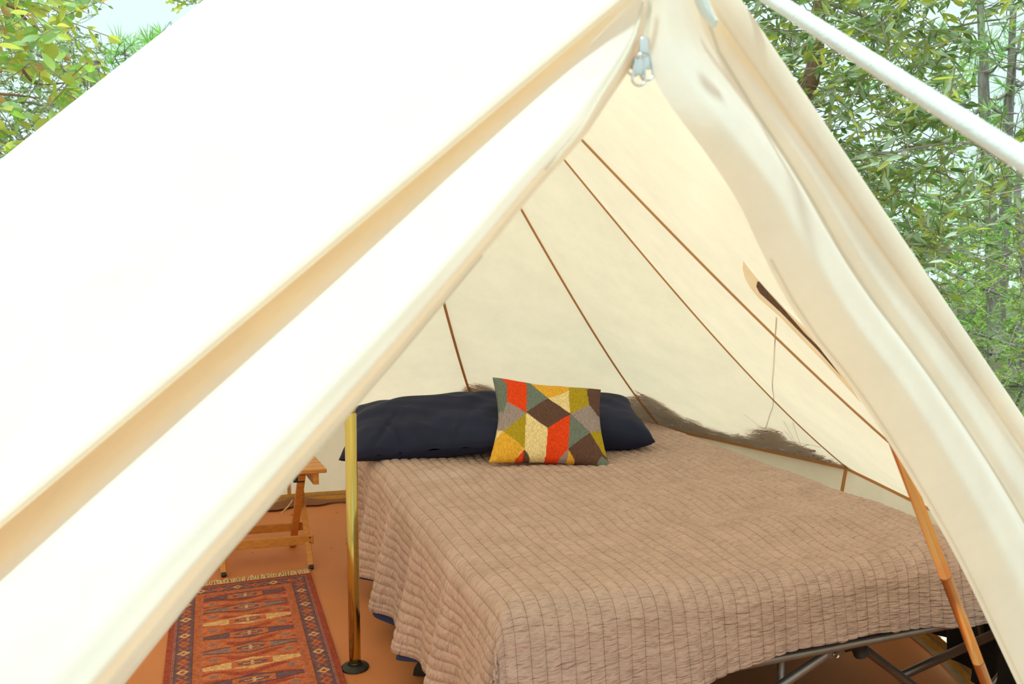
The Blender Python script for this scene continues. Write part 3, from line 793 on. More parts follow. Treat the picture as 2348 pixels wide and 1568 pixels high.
# ---- pillows
def cushion_pts(n, sx, sy, th, seed, pinch=.12, power=2.4, wr=.006):
    a = np.linspace(-1, 1, n); A, B = np.meshgrid(a, a, indexing='ij')
    k = (1 - np.abs(A) ** power) * (1 - np.abs(B) ** power); H = np.clip(k, 0, 1) ** .42
    X = A * sx / 2 * (1 - pinch * (1 - np.abs(A) ** 3 * 0) * (1 - np.abs(B) ** 2) * 0 - pinch * np.cos(B * math.pi / 2) * np.abs(A) * .6)
    Y = B * sy / 2 * (1 - pinch * np.cos(A * math.pi / 2) * np.abs(B) * .6)
    w = wr * smoothnoise(A * .9, B * .9, seed, 3) * np.clip(H * 2, 0, 1)
    return A, B, X, Y, th / 2 * H + w, -th / 2 * H + w * .5
def cushion(name, mat, sx, sy, th, M, seed, n=44, parent=None, pinch=.12, wr=.006, shape=None, power=2.4):
    A, B, X, Y, Zt, Zb = cushion_pts(n, sx, sy, th, seed, pinch, power, wr=wr)
    if shape is not None: X, Y, Zt, Zb = shape(A, B, X, Y, Zt, Zb)
    V = np.concatenate([np.stack([X, Y, Zt], 2).reshape(-1, 3), np.stack([X, Y, Zb], 2).reshape(-1, 3)])
    F = grid_faces(n, n); F = F + [tuple(i + n * n for i in f[::-1]) for f in F]
    M = np.array(M); Vw = V @ M[:3, :3].T + M[:3, 3]
    o = mesh(name, Vw, F, mat, parent, True, own=tuple(M[:3, 3]) if parent is None else None)
    bm = bmesh.new(); bm.from_mesh(o.data); bmesh.ops.remove_doubles(bm, verts=bm.verts[:], dist=1e-4)
    bmesh.ops.recalc_face_normals(bm, faces=bm.faces[:]); bm.to_mesh(o.data); bm.free()
    return o, (A, B)
def frame(origin, X, Y):
    X = np.array(X, float); X /= np.linalg.norm(X); Y = np.array(Y, float); Y -= X * (X @ Y); Y /= np.linalg.norm(Y); Z_ = np.cross(X, Y)
    M = np.eye(4); M[:3, 0], M[:3, 1], M[:3, 2], M[:3, 3] = X, Y, Z_, origin; return M
def pillow_wrinkle(A, B, X, Y, Zt, Zb):
    f_ = np.clip(-B + .2, 0, 1) * np.clip(1 - np.abs(A + .15), 0, 1)
    Zt = Zt - .024 * f_ * np.exp(-((A + .25 + .35 * (B + 1)) / .035) ** 2) - .022 * f_ * np.exp(-((A + .62 - .25 * (B + 1)) / .04) ** 2) - .020 * f_ * np.exp(-((A - .32 - .2 * (B + 1)) / .04) ** 2) + .010 * f_ * np.sin(A * 19 + B * 6)
    return X, Y, Zt, Zb
p1, _ = cushion('pillow', NAVY, .74, .46, .175, frame((-.350, 3.555, .655), (1, .0, .085), (-.02, .9, .30)), 5, wr=.014, n=90, shape=pillow_wrinkle)
tag(p1, 'large navy pillow, wrinkled, reaching the rug side of the bed', 'pillow', 'navy pillows at the head of the bed')
p2, _ = cushion('pillow', NAVY, .61, .42, .165, frame((.292, 3.69, .648), (1, .16, -.03), (-.2, .95, .26)), 8, wr=.008, power=4.0)
tag(p2, 'smooth navy pillow mostly hidden behind the patterned cushion', 'pillow', 'navy pillows at the head of the bed')
# patterned cushion
COLS = dict(red=(.78, .065, .012), teal=(.16, .20, .17), yel=(.78, .42, .045), cream=(.82, .66, .34), olive=(.42, .31, .02), brown=(.125, .065, .05), lav=(.33, .27, .27))
POLY = [('teal', [(290, 250), (385, 285), (390, 465), (345, 600), (300, 400)]), ('red', [(385, 260), (600, 290), (597, 585), (388, 465)]),
        ('teal', [(600, 290), (660, 300), (830, 440), (597, 585)]), ('yel', [(650, 280), (1045, 330), (1045, 364), (830, 440)]), ('cream', [(830, 440), (1050, 364), (1075, 595)]),
        ('olive', [(1048, 330), (1240, 360), (1270, 510), (1075, 595)]), ('brown', [(1240, 350), (1420, 400), (1370, 620), (1270, 510)]), ('brown', [(597, 590), (830, 440), (1075, 600), (825, 768)]),
        ('lav', [(388, 465), (597, 590), (345, 790), (290, 770), (330, 560)]), ('olive', [(597, 590), (575, 970), (345, 790)]), ('cream', [(597, 590), (825, 768), (800, 1160), (720, 1160), (575, 975)]),
        ('red', [(825, 768), (1070, 600), (1045, 985), (890, 1120), (885, 1170), (800, 1170)]), ('lav', [(1075, 595), (1270, 510), (1380, 620), (1400, 760), (1285, 805)]), ('teal', [(1070, 600), (1285, 805), (1045, 985)]),
        ('olive', [(1285, 805), (1420, 765), (1430, 1050)]), ('brown', [(1285, 805), (1405, 1060), (1340, 1170), (1190, 1170), (1045, 985)]), ('yel', [(345, 790), (575, 975), (400, 1170), (180, 1170), (250, 900)]),
        ('red', [(575, 980), (553, 1180), (400, 1180)]), ('brown', [(575, 980), (740, 1160), (553, 1180)]), ('lav', [(1045, 985), (1045, 1170), (880, 1170), (890, 1110)]), ('yel', [(1045, 985), (1190, 1170), (1045, 1170)]), ('teal', [(1340, 1170), (1400, 1050), (1460, 1170)]), ('cream', [(250, 900), (345, 790), (280, 740)])]
def inpoly(x, y, P):
    ins = np.zeros(x.shape, bool); n = len(P)
    for i in range(n):
        x1, y1 = P[i]; x2, y2 = P[(i + 1) % n]
        c = ((y1 > y) != (y2 > y)); ins ^= c & (x < (x2 - x1) * (y - y1) / (y2 - y1 + 1e-9) + x1)
    return ins
def cushion_color(A, B):
    a, b = (A + 1) / 2, (B + 1) / 2     # a left-right, b bottom-top
    q = np.stack([a ** i * b ** j for i in range(4) for j in range(4 - i)], 1) @ CUSH_FIT
    col = np.tile(np.array(COLS['brown']), (len(a), 1))
    todo = np.full(len(a), True)
    for it in range(14):
        hit = np.zeros(len(a), bool)
        for nme, P in POLY[::-1]:
            m = inpoly(q[:, 0], q[:, 1], P) & todo; col[m] = COLS[nme]; hit |= m
        todo &= ~hit; q = q + (np.array([820., 700.]) - q) * .02
    return col
bl, br = on_z(1132, 1058, .555), on_z(1382, 1058, .555)
tlc = at_y(1150, 882, 3.53); trc = at_y(1369, 910, 3.62)
cc_ = (bl + br + tlc + trc) / 4
ch, (A, B) = cushion('throw_cushion', CUSHM, .475, .44, .115, frame(cc_ + (0, -.030, .020), br - bl + (trc - tlc), (tlc + trc) - (bl + br)), 3, n=150, pinch=.16, wr=.006, shape=lambda A, B, X, Y, Zt, Zb: (X + .012 * A * (B > 2) + .018 * (A < 0) * (-A) ** 3 * (B < 0) * (-B) * -1, Y - .030 * (A + 1) / 2 * (B + 1) / 2, Zt, Zb))
co = np.array([v.co[:] for v in ch.data.vertices]); Mx = frame((0, 0, 0), br - bl + (trc - tlc), (tlc + trc) - (bl + br))[:3, :3]
lc = co @ Mx
_f = (lc[:, 2] > .02) & (np.abs(lc[:, 0]) < .205) & (np.abs(lc[:, 1]) < .19)      # where each bit of the printed front falls in the pattern drawing
_a, _b = (lc[_f, 0] / .2375 + 1) / 2, (lc[_f, 1] / .22 + 1) / 2
_q = (project(co[_f] + np.array(ch.location))[:, :2] - (1080, 820)) * (2348 / 500.0)
CUSH_FIT = np.linalg.lstsq(np.stack([_a ** i * _b ** j for i in range(4) for j in range(4 - i)], 1), _q, rcond=None)[0]
cols = cushion_color(np.clip(lc[:, 0] / .2375, -1, 1), np.clip(lc[:, 1] / .22, -1, 1))
at = ch.data.color_attributes.new('weave', 'FLOAT_COLOR', 'POINT'); at.data.foreach_set('color', np.c_[cols, np.ones(len(cols))].astype(np.float32).ravel())
tag(ch, 'patchwork throw cushion in red, mustard, teal and cream diamonds', 'cushion')

# ================================================================== RUG
RV0, RV1, RU0, RU1 = -.185, .372, 2.30, 3.60
nx, ny = 200, 440
X, Y = np.meshgrid(np.linspace(0, RV1 - RV0, nx), np.linspace(0, RU1 - RU0, ny), indexing='ij')
Wd, Ln = RV1 - RV0, RU1 - RU0
def hexc(*c): return np.array(s2l(*c)) * 1.0
C_red, C_or, C_bl, C_gr, C_cr, C_pk, C_dk = hexc(168, 70, 54), hexc(204, 112, 70), hexc(94, 80, 98), hexc(140, 118, 116), hexc(232, 186, 130), hexc(186, 112, 92), hexc(70, 56, 70)
e = np.minimum(np.minimum(X, Wd - X), np.minimum(Y, Ln - Y))
al = np.where(np.minimum(X, Wd - X) <= np.minimum(Y, Ln - Y), Y, X)
rn = RNG.random(X.shape); rn2 = np.kron(RNG.random((nx // 4, ny // 4)), np.ones((4, 4)))
col = np.zeros(X.shape + (3,))
def setc(m, c): col[m] = c
# field
fx, fy = X - Wd / 2, Y
base = np.where((np.sin(Y * 2 * math.pi / .058 + 1.6 * np.sin(X * 30)) + .8 * (rn2 - .5) > .1)[..., None], C_red, C_or); col[:] = base
per = .122; kk = np.floor((Ln - .155 - Y) / per + .5); dy = (Ln - .155 - Y) - kk * per
st = .006; ax = np.floor(np.abs(fx) / st) * st
body = np.where(ax < .075, .042 - ax * .25, np.maximum(.026 - (ax - .075) * .17, .006))
inn = (np.abs(dy) < body) & (ax < .175)
mcol = np.where((np.mod(kk, 3) == 2)[..., None], C_cr, np.where((np.mod(kk, 3) == 1)[..., None], C_gr, C_bl))
edge = inn & (np.abs(dy) > body - .006)
col[inn] = mcol[inn]; col[edge & (np.mod(kk, 3) != 2)] = C_dk
lo = inn & (ax < .062) & (np.abs(dy) < .022); col[lo] = C_or
lo2 = inn & (ax < .045) & (np.abs(dy) < .014 - ax * .15); col[lo2] = C_bl
col[inn & (((ax < .006) & (np.abs(dy) < .016)) | ((np.abs(dy) < .003) & (ax < .03)))] = C_cr * .9
dm = (np.abs(np.abs(fx) - .125) / .05 + np.abs(np.abs(dy) - .055) / .016) < 1; col[dm & ~inn] = C_or * 1.15
dm2 = (np.abs(np.abs(fx) - .125) / .025 + np.abs(np.abs(dy) - .055) / .008) < 1; col[dm2 & ~inn] = C_gr
# borders
b1 = e < .118; setc(b1, C_pk)
m = (e < .112) & (e > .085); col[m] = np.where((np.sin(al * 2 * math.pi / .016) * np.sin((e - .098) * 2 * math.pi / .03) > 0)[..., None], C_or, C_or * .75 + C_bl * .1)[m]
m = (e < .085) & (e > .030); setc(m, C_bl)
z1 = np.mod(al, .072) - .036; ec = e - .0575
dia = (np.abs(z1) / .020 + np.abs(ec) / .022) < 1; alt = np.mod(np.floor(al / .072), 2) > 0
col[m & dia] = np.where(alt[..., None], C_cr, C_or)[m & dia]
dia2 = (np.abs(z1) / .009 + np.abs(ec) / .010) < 1; col[m & dia2] = C_red
zz = np.abs(np.abs(np.mod(al + .036, .072) - .036) - .018) ; ln_ = m & ~dia & (np.abs(np.abs(ec) - zz * .9) < .0035); col[ln_] = C_or * .9
m = (e < .032) & (e > .029) | (e < .087) & (e > .084); setc(m, C_dk)
m = (e < .029) & (e > .020); setc(m, C_gr * 1.05)
m = (e < .0255) & (e > .0235); setc(m, C_red)
m = e <= .020; setc(m, C_red * .9)
col = col * .72 + .28 * np.array(hexc(150, 88, 66)); col *= (1 + .35 * (rn - .5) + .3 * (rn2 - .5))[..., None] * 1.0
rib = .0008 * np.sin(X * 2 * math.pi / .0056)
Zr = .008 + rib + .002 * smoothnoise(X, Y, 77, 1) * np.clip(e / .05, 0, 1)
R3 = np.stack([VB[0] * (RV0 + X) + UB[0] * (RU0 + Y), VB[1] * (RV0 + X) + UB[1] * (RU0 + Y), Zr], 2)
rug = thing('rug', 'small red and blue oriental rug with cream fringe', 'rug', tuple(VB * (RV0 + RV1) / 2 + UB * (RU0 + RU1) / 2))
pile = sheet('pile', R3, RUGM, rug)
at = pile.data.color_attributes.new('weave', 'FLOAT_COLOR', 'POINT'); at.data.foreach_set('color', np.c_[np.clip(col, 0, 1).reshape(-1, 3), np.ones(nx * ny)].astype(np.float32).ravel())
md = pile.modifiers.new('thickness', 'SOLIDIFY'); md.thickness = .006; md.offset = -1
for uend, sgn in ((RU1, 1), (RU0, -1)):
    fm = MB()
    for i in range(150):
        v_ = RV0 + .004 + (Wd - .008) * i / 149 + RNG.uniform(-.002, .002)
        if sgn < 0 and i % 2: continue
        a = VB * v_ + UB * uend + np.array([0, 0, .006]); L_ = RNG.uniform(.03, .055)
        dv = RNG.uniform(-.014, .014)
        fm.tube(catmull([a, a + UB * sgn * L_ * .35 + VB * dv * .6 + np.array([0, 0, RNG.uniform(.002, .012)]), a + UB * sgn * L_ * .7 + VB * dv * RNG.uniform(-1, 1.5) + np.array([0, 0, RNG.uniform(0, .010)]), a + UB * sgn * L_ + VB * (dv + RNG.uniform(-.01, .01))], 3), [.0026] * 9 + [.001], 4, True)
    tag(fm.build('fringe', FRINGE, rug, True), kind='stuff')

# ================================================================== FOLDING TABLE
f0, f1 = on_z(720, 1303, 0), on_z(507, 1322, 0)
TX = f0 - f1; TW = np.linalg.norm(TX); TX /= TW; TY = np.array([-TX[1], TX[0], 0]); TY = TY * math.cos(.17) - TX * math.sin(.17); TZ = np.array([0, 0, 1.])
table = thing('folding_table', 'small slatted wooden folding table behind the rug', 'side table', tuple((f0 + f1) / 2 + TY * .16))
tt = lambda x, y, z: f0 + TX * x + TY * y + TZ * z
HT = .455; tc_ = on_z(747, 1074, HT); off = (tc_ - f0); ox, oy = off @ TX, off @ TY
TDEP = .40; TWD = TW + .10
nsl = 6; sw = TDEP / nsl
for i in range(nsl):
    MB().box(tt(ox - TWD / 2, oy + sw * (i + .5), HT - .009), (TWD, sw - .004, .018), TX, TY, TZ, .003).build('slat', WOOD, table)
for x in (ox - .045, ox - TWD + .045):
    mb = MB(); a, b = oy + .012, oy + TDEP - .012
    mb.add([tt(x + d, yy, zz) for d in (-.012, .012) for yy, zz in ((a, HT - .018), (a, HT - .062), (a + .045, HT - .062), (b, HT - .05), (b, HT - .018))][:0] or
           [tt(x + d, yy, zz) for d in (-.012, .012) for yy, zz in ((a, HT - .018), (a, HT - .07), (a + .03, HT - .07), (b - .03, HT - .07), (b, HT - .07), (b, HT - .018))],
           [(0, 1, 2, 3, 4, 5), (6, 11, 10, 9, 8, 7), (0, 6, 7, 1), (1, 7, 8, 2), (2, 8, 9, 3), (3, 9, 10, 4), (4, 10, 11, 5), (5, 11, 6, 0)])
    mb.build('batten', WOOD, table)
for sx in (0, 1):
    x1 = -.012 - sx * (TW - .024); x2 = x1 + (-.026 if sx == 0 else .026)
    lg = MB().bar(tt(x1, 0.0, .006), tt(x1, .30, HT - .03), .034, .025, TX, .003).build('leg', WOOD, table)
    MB().bar(tt(x1, -.002, 0.0), tt(x1, .006, .014), .036, .022, TX, .002).build('foot_tip', BLACKP, lg)
    lg = MB().bar(tt(x2, .33, .006), tt(x2, oy + .05, HT - .025), .036, .032, TX, .003).build('leg', WOOD, table)
    MB().bar(tt(x2, .332, 0.0), tt(x2, .324, .014), .036, .022, TX, .002).build('foot_tip', BLACKP, lg)
zst = .115
st_ = MB().bar(tt(.012, .060, zst), tt(-TW - .012, .060, zst), .042, .016, TY, .003).build('stretcher', WOOD, table)
for zo in (-.011, .011):
    mb = MB(); c = tt(-.006, .051, zst + zo); mb.tube([c, c - TY * .003], .004, 8); mb.build('screw', SCREWM, st_)
MB().bar(tt(.0, .255, .12), tt(-TW, .255, .12), .04, .016, TY, .003).build('stretcher', WOOD, table)
mb = MB(); mb.box(tt(-.05, .05, HT - .05), (.05, .05, .035), TX, TY, TZ, .004); mb.build('hinge_block', BLACKP, table)

# specks of litter on the groundsheet
sp = []
for x, y, r in ((670, 1179, .012), (773, 1175, .006), (760, 1256, .004), (579, 1267, .005), (735, 1350, .002), (745, 1420, .002), (815, 1560, .002)):
    c = on_z(x, y, .003); mb = MB(); n = 7
    V = [c + (r * RNG.uniform(.6, 1) * math.cos(k * 6.283 / n), r * .6 * RNG.uniform(.6, 1) * math.sin(k * 6.283 / n), 0) for k in range(n)] + [c + (0, 0, .004)]
    mb.add(V, [(k, (k + 1) % n, n) for k in range(n)] + [tuple(range(n))[::-1]])
    o = mb.build('leaf_crumb', BARKR, None, False, own=tuple(c)); tag(o, 'tiny dark leaf crumb lying on the orange groundsheet', 'leaf crumb', 'leaf crumbs on the groundsheet')

# ================================================================== TREES
L_DARK = leafmat('leaf_dark_green', (.13, .22, .06), (.30, .42, .14), .4, .35)
L_GREY = leafmat('leaf_grey_green', (.36, .46, .28), (.66, .75, .55), .35, .3)
L_YEL = leafmat('leaf_yellow_green', (.40, .44, .08), (.66, .62, .19), .45)
L_BRIGHT = leafmat('leaf_bright_green', (.27, .46, .08), (.50, .66, .20), .45)
L_PINE = leafmat('pine_needle_green', (0.169, 0.390, 0.065), (0.390, 0.676, 0.143), .4)
L_PALE = leafmat('leaf_pale_green', (0.286, 0.442, 0.182), (0.520, 0.650, 0.286), .45)
L_RED = leafmat('leaf_reddish', (0.546, 0.286, 0.130), (0.715, 0.468, 0.208), .4)
L_OLIVE = leafmat('leaf_olive', (.20, .26, .08), (.40, .46, .15), .4)

def leaf_shape(w=.3, wide=.45, curl=.10, seg=3):
    """leaf along +X, length 1, folded on its midrib"""
    V = [(0, 0, 0)]; F = []
    xs = np.linspace(0, 1, seg + 2)[1:-1]; rows = []
    for x in xs:
        h = w * (math.sin(math.pi * x ** (.9 if wide > .4 else .7))) * .5
        i = len(V); V += [(x, h, .12 * h - curl * x * x), (x, 0, -.35 * h - curl * x * x), (x, -h, .12 * h - curl * x * x)]; rows.append(i)
    t = len(V); V.append((1, 0, -curl))
    i = rows[0]; F += [(0, i + 1, i), (0, i + 2, i + 1)]
    for a, b in zip(rows[:-1], rows[1:]): F += [(a, a + 1, b + 1, b), (a + 1, a + 2, b + 2, b + 1)]
    i = rows[-1]; F += [(i, i + 1, t), (i + 1, i + 2, t)]
    return np.array(V), F
def frames(pos, d, nrm, size):
    d = d / np.linalg.norm(d, axis=1)[:, None]; y = np.cross(nrm, d); y /= np.linalg.norm(y, axis=1)[:, None] + 1e-9; z = np.cross(d, y)
    M = np.zeros((len(pos), 4, 4)); M[:, :3, 0] = d * size[:, None]; M[:, :3, 1] = y * size[:, None]; M[:, :3, 2] = z * size[:, None]; M[:, :3, 3] = pos; M[:, 3, 3] = 1
    return M
def merged(name, LV, LF, M, mat_idx, mats, parent):
    base = root_loc(parent); n, k = len(M), len(LV)
    V = np.einsum('nij,kj->nki', M[:, :3, :3], LV) + M[:, None, :3, 3] - base
    me = bpy.data.meshes.new(name)
    F = []; mi = []
    for i in range(n):
        F += [tuple(j + i * k for j in f) for f in LF]; mi += [int(mat_idx[i])] * len(LF)
    me.from_pydata(V.reshape(-1, 3).tolist(), [], F)
    for m in mats: me.materials.append(m)
    me.polygons.foreach_set('material_index', mi); me.update()
    o = bpy.data.objects.new(name, me); link(o, parent); return o
def sprays(centres, R, leaves, size, droop=.2, length=.35, rng=RNG, flat=.6, sizevar=.3):
    """leafy twigs: returns leaf matrices and twig polylines"""
    pos, dirs, nrm, sz, tw = [], [], [], [], []
    for c in centres:
        d = rng.normal(size=3) * (1, 1, flat); d /= np.linalg.norm(d); d[2] -= droop; d /= np.linalg.norm(d)
        L_ = length * rng.uniform(.7, 1.3); a = c - d * L_ / 2; b = c + d * L_ / 2; mid = (a + b) / 2 + rng.normal(size=3) * L_ * .07
        tw.append(np.array([a, mid, b]))
        for k in range(leaves):
            t = (k + rng.uniform(0, 1)) / leaves; p = (1 - t) ** 2 * a + 2 * t * (1 - t) * mid + t * t * b
            s_ = np.cross(d, (0, 0, 1)); s_ /= np.linalg.norm(s_) + 1e-9
            ld = d * rng.uniform(.2, .9) + s_ * (1 if k % 2 else -1) * rng.uniform(.3, 1) + rng.normal(size=3) * .35
            pos.append(p); dirs.append(ld); n_ = np.array([0, 0, 1.]) + rng.normal(size=3) * .75; nrm.append(n_); sz.append(size * rng.uniform(1 - sizevar, 1 + sizevar))
    return frames(np.array(pos), np.array(dirs), np.array(nrm), np.array(sz)), tw
def connect(tw, nodes):
    """grow thin twigs from each spray to the nearest wood"""
    nodes = [np.asarray(n) for n in nodes]; N_ = np.array(nodes)
    order = sorted(range(len(tw)), key=lambda i: np.min(np.linalg.norm(N_ - tw[i][0], axis=1))); out = []
    for i in order:
        a = tw[i][0]; k = np.argmin(np.linalg.norm(N_ - a, axis=1)); b = N_[k]
        out.append(np.array([b, (a + b) / 2 + RNG.normal(size=3) * .04 * np.linalg.norm(a - b), a])); N_ = np.vstack([N_, a, tw[i][1]])
    return out
def tree(name, label, cat, foot, wood, M, shape, mats, weights, n_ind, barkm, twm=None, tw=None, twr=.003, group=None, leafname='leaf', brm=None):
    t = thing(name, label, cat, tuple(foot), group)
    for i, (nm, pts, r) in enumerate(wood):
        m = MB(); q = catmull(pts, 5); rad = np.linspace(r[0], r[1], len(q)); m.tube(q, rad, 9); m.build(nm, (brm or barkm) if nm == 'branch' else barkm, t, True)
    if tw:
        m = MB()
        for p in tw: m.tube(p, twr, 4, False)
        tag(m.build('twigs', twm or barkm, t, True), kind='stuff')
    mi = RNG.choice(len(mats), size=len(M), p=np.array(weights) / sum(weights))
    pj = project(M[:, :3, 3]); vis = (pj[:, 2] > .2) & (pj[:, 0] > -10) & (pj[:, 0] < 2358) & (pj[:, 1] > -10) & (pj[:, 1] < 1578)
    idx = np.where(vis)[0]; sel = idx[np.argsort(pj[idx, 2])][:n_ind]; mask = np.zeros(len(M), bool); mask[sel] = True
    LV, LF = shape; base = root_loc(t); protos = {}
    for i in sel:
        k = int(mi[i])
        if k not in protos:
            me = bpy.data.meshes.new(leafname); me.from_pydata(LV.tolist(), [], LF); me.materials.append(mats[k]); me.update()
            protos[k] = bpy.data.objects.new(leafname, me); o = protos[k]
        else: o = protos[k].copy()
        COL.objects.link(o); o.parent = t
        Mm = M[i].copy(); Mm[:3, 3] -= base; o.matrix_local = Matrix(Mm.tolist())
    if (~mask).any(): tag(merged('foliage', LV, LF, M[~mask], mi[~mask], mats, t), kind='stuff')
    return t
def px_cloud(n, xr, yr, dr, prob=None, rng=RNG):
    out = []
    while len(out) < n:
        x, y, d = rng.uniform(*xr), rng.uniform(*yr), rng.uniform(*dr)
        if prob is None or rng.random() < prob(x, y, d): out.append(at_y(x, y, d))
    return np.array(out)

# --- evergreen oak standing right behind the tent
def poak(x, y, d):
    if 2205 < x < 2420 and 40 < y < 300: return .04
    if y > 430 and x > 2230: return .12
    if y > 620: return .15 + .5 * (x < 2180) * (y < 720)
    return 1.0
cen = px_cloud(820, (1560, 2480), (-160, 760), (4.5, 6.3), poak)
cen = np.vstack([cen, px_cloud(230, (1600, 2300), (-620, -160), (4.7, 6.3))])
MO, tw = sprays(cen, None, 13, .086, .12, .42)
trunk = [at_y(1835, 330, 5.6) * (1, 1, 0), at_y(1838, 700, 5.6), at_y(1842, 250, 5.6), at_y(1858, 190, 5.6), at_y(1872, 120, 5.65), at_y(1880, 0, 5.7), at_y(1900, -180, 5.7)]
br1 = [at_y(1842, 250, 5.6), at_y(1890, 240, 5.4), at_y(1960, 215, 5.2), at_y(2040, 235, 5.1)]
br2 = [at_y(1845, 340, 5.6), at_y(1940, 345, 5.1), at_y(2040, 350, 5.0), at_y(2140, 332, 4.9), at_y(2230, 330, 4.9), at_y(2300, 370, 4.9), at_y(2360, 425, 4.9)]
br3 = [at_y(1838, 560, 5.6), at_y(1960, 575, 5.1), at_y(2060, 560, 5.0), at_y(2150, 566, 4.9), at_y(2230, 580, 4.9), at_y(2330, 620, 4.9)]
br4 = [at_y(1880, 0, 5.7), at_y(1990, 40, 5.4), at_y(2110, 85, 5.2), at_y(2220, 55, 5.1), at_y(2330, 40, 5.0)]
wood = [('trunk', trunk, (.075, .035)), ('branch', br1, (.014, .004)), ('branch', br2, (.011, .004)), ('branch', br3, (.010, .003)), ('branch', br4, (.014, .004))]
nodes = [p for _, pts, _ in wood for p in catmull(pts, 5) if p[2] > .9]
tree('oak_tree', 'evergreen oak with narrow grey-green leaves and reddish trunk behind the tent', 'tree', trunk[0], wood, MO, leaf_shape(.30, .5), [L_DARK, L_GREY, L_YEL, L_OLIVE], [.26, .32, .22, .20], 300, BARKR, TWIG, tw + connect(tw, nodes), .0032, brm=TWIG)

# --- fine green needle trees and shrubs lower right
cen = px_cloud(170, (2130, 2480), (560, 960), (6.2, 7.6), lambda x, y, d: .9 if (x - 2130) * 1.25 > (760 - y) * .5 else .3)
MS, tw = sprays(cen, None, 16, .042, -.25, .32)
foot = at_y(2290, 800, 6.9) * (1, 1, 0)
wood = [('stem', [foot + (dx * .3, dy * .3, 0), foot + (dx * .7, dy * .7, .5), foot + (dx, dy, 1.1)], (.014, .005)) for dx, dy in ((-.4, .1), (.2, -.3), (.0, .2), (.6, .1))]
nodes = [p for _, pts, _ in wood for p in catmull(pts, 5)]
tree('leafy_shrub', 'low shrub with small bright yellow-green leaves near the sandy ground', 'shrub', foot, wood, MS, leaf_shape(.42, .5), [L_BRIGHT, L_PALE, L_YEL], [.6, .25, .15], 300, BARK, TWIG, tw + connect(tw, nodes), .003)
cen = px_cloud(620, (1900, 2700), (380, 1000), (8.5, 10.5), lambda x, y, d: 1)
MC, tw = sprays(cen, None, 26, .085, -.3, .55, sizevar=.4)
foot = at_y(2330, 700, 9.5) * (1, 1, 0)
wood = [('trunk', [foot, foot + (.1, 0, 1), foot + (.0, .1, 2.2), foot + (.1, 0, 3.0)], (.07, .02))] + [('branch', [foot + (0, 0, z), foot + (dx, dy, z + .5)], (.02, .008)) for z, dx, dy in ((.6, 1, -.3), (.9, -1.1, .1), (1.3, .8, .4), (1.7, -.9, -.3), (.4, -1.6, -.2), (.4, 1.6, .3))]
nodes = [p for _, pts, _ in wood for p in catmull(pts, 5)]
tree('feathery_cedar', 'feathery mid-green cedar growing behind the bright shrub', 'tree', foot, wood, MC, leaf_shape(.12, .5, seg=2), [L_PINE, L_OLIVE, L_DARK], [.55, .25, .2], 200, BARK, BARK, connect(tw, nodes), .006, leafname='sprig')

# --- pines
def tuft(rng=RNG, n=34, L_=1.0):
    V, F = [], []
    for i in range(n):
        d = rng.normal(size=3); d[0] = abs(d[0]) * 1.2; d /= np.linalg.norm(d); s_ = np.cross(d, rng.normal(size=3)); s_ /= np.linalg.norm(s_)
        k = len(V); e_ = d * L_ * rng.uniform(.7, 1.1); V += [s_ * .012, -s_ * .012, e_ * .6 - s_ * .012 + (0, 0, -.0), e_ + (0, 0, -.06)]; F += [(k, k + 1, k + 2), (k, k + 2, k + 3)]
    return np.array(V), F
def pine(px0, px1, dist, height_m, r, label, ntuft, spread, tsize, box, seed, limbs):
    rng = np.random.default_rng(seed)
    a, b = at_y(px0[0], px0[1], dist), at_y(px1[0], px1[1], dist)
    d = (b - a) / np.linalg.norm(b - a); foot = a - d * (a[2] / d[2]); topp = b + d * height_m
    wood = [('trunk', [foot, (foot + a) / 2 + (.03, 0, 0), a, (a + b) / 2 + (.02, 0, 0), b, topp], (r, r * .35))]
    nodes = []
    for (x0, y0, x1, y1) in limbs:
        p, q = at_y(x0, y0, dist), at_y(x1, y1, dist - rng.uniform(-.6, .6)); m = (p + q) / 2 + (0, 0, -.08)
        wood.append(('branch', [p, m, q], (r * .32, r * .10))); nodes += list(catmull([p, m, q], 5))[2:]
    nodes += [a * (1 - t) + topp * t for t in np.linspace(.3, 1, 12)]
    cen = px_cloud(ntuft, (box[0], box[1]), (box[2], box[3]), (dist - spread, dist + spread), None, rng)
    nd = np.array(nodes); M = []; tw = []
    for c in cen:
        k = np.argmin(np.linalg.norm(nd - c, axis=1)); dd_ = c - nd[k]; dd_ /= np.linalg.norm(dd_) + 1e-9
        M.append(frames(c[None], (dd_ + rng.normal(size=3) * .3 + (0, 0, .5))[None], rng.normal(size=3)[None], np.array([tsize * rng.uniform(.7, 1.2)]))[0]); tw.append(np.array([c - dd_ * .35 + (0, 0, -.05), c - dd_ * .1, c]))
    return tree('pine_tree', label, 'tree', foot, wood, np.array(M), tuft(rng), [L_PINE, L_PALE], [.75, .25], 120, BARK, BARK, connect(tw, nodes) + tw, .007, group='pines in the background', leafname='needle_tuft')
pine((2256, 210), (2250, 60), 12.5, 3.0, .105, 'pine with one straight bare grey trunk beyond the oak', 46, 1.0, .30, (2150, 2440, -120, 330), 3, [(2251, 112, 2225, 80), (2225, 80, 2222, 60), (2255, 160, 2292, 143), (2250, 115, 2275, 90), (2250, 40, 2300, 0), (2256, 240, 2180, 290), (2256, 230, 2330, 260)])
pine((2312, 262), (2322, 60), 12.9, 3.0, .10, 'pine with a forked grey trunk and drooping limbs beyond the oak', 70, 1.2, .30, (2240, 2560, 40, 380), 4, [(2314, 225, 2331, 120), (2331, 120, 2345, 60), (2326, 150, 2360, 140), (2322, 190, 2355, 178), (2316, 205, 2262, 225), (2314, 110, 2285, 90)])

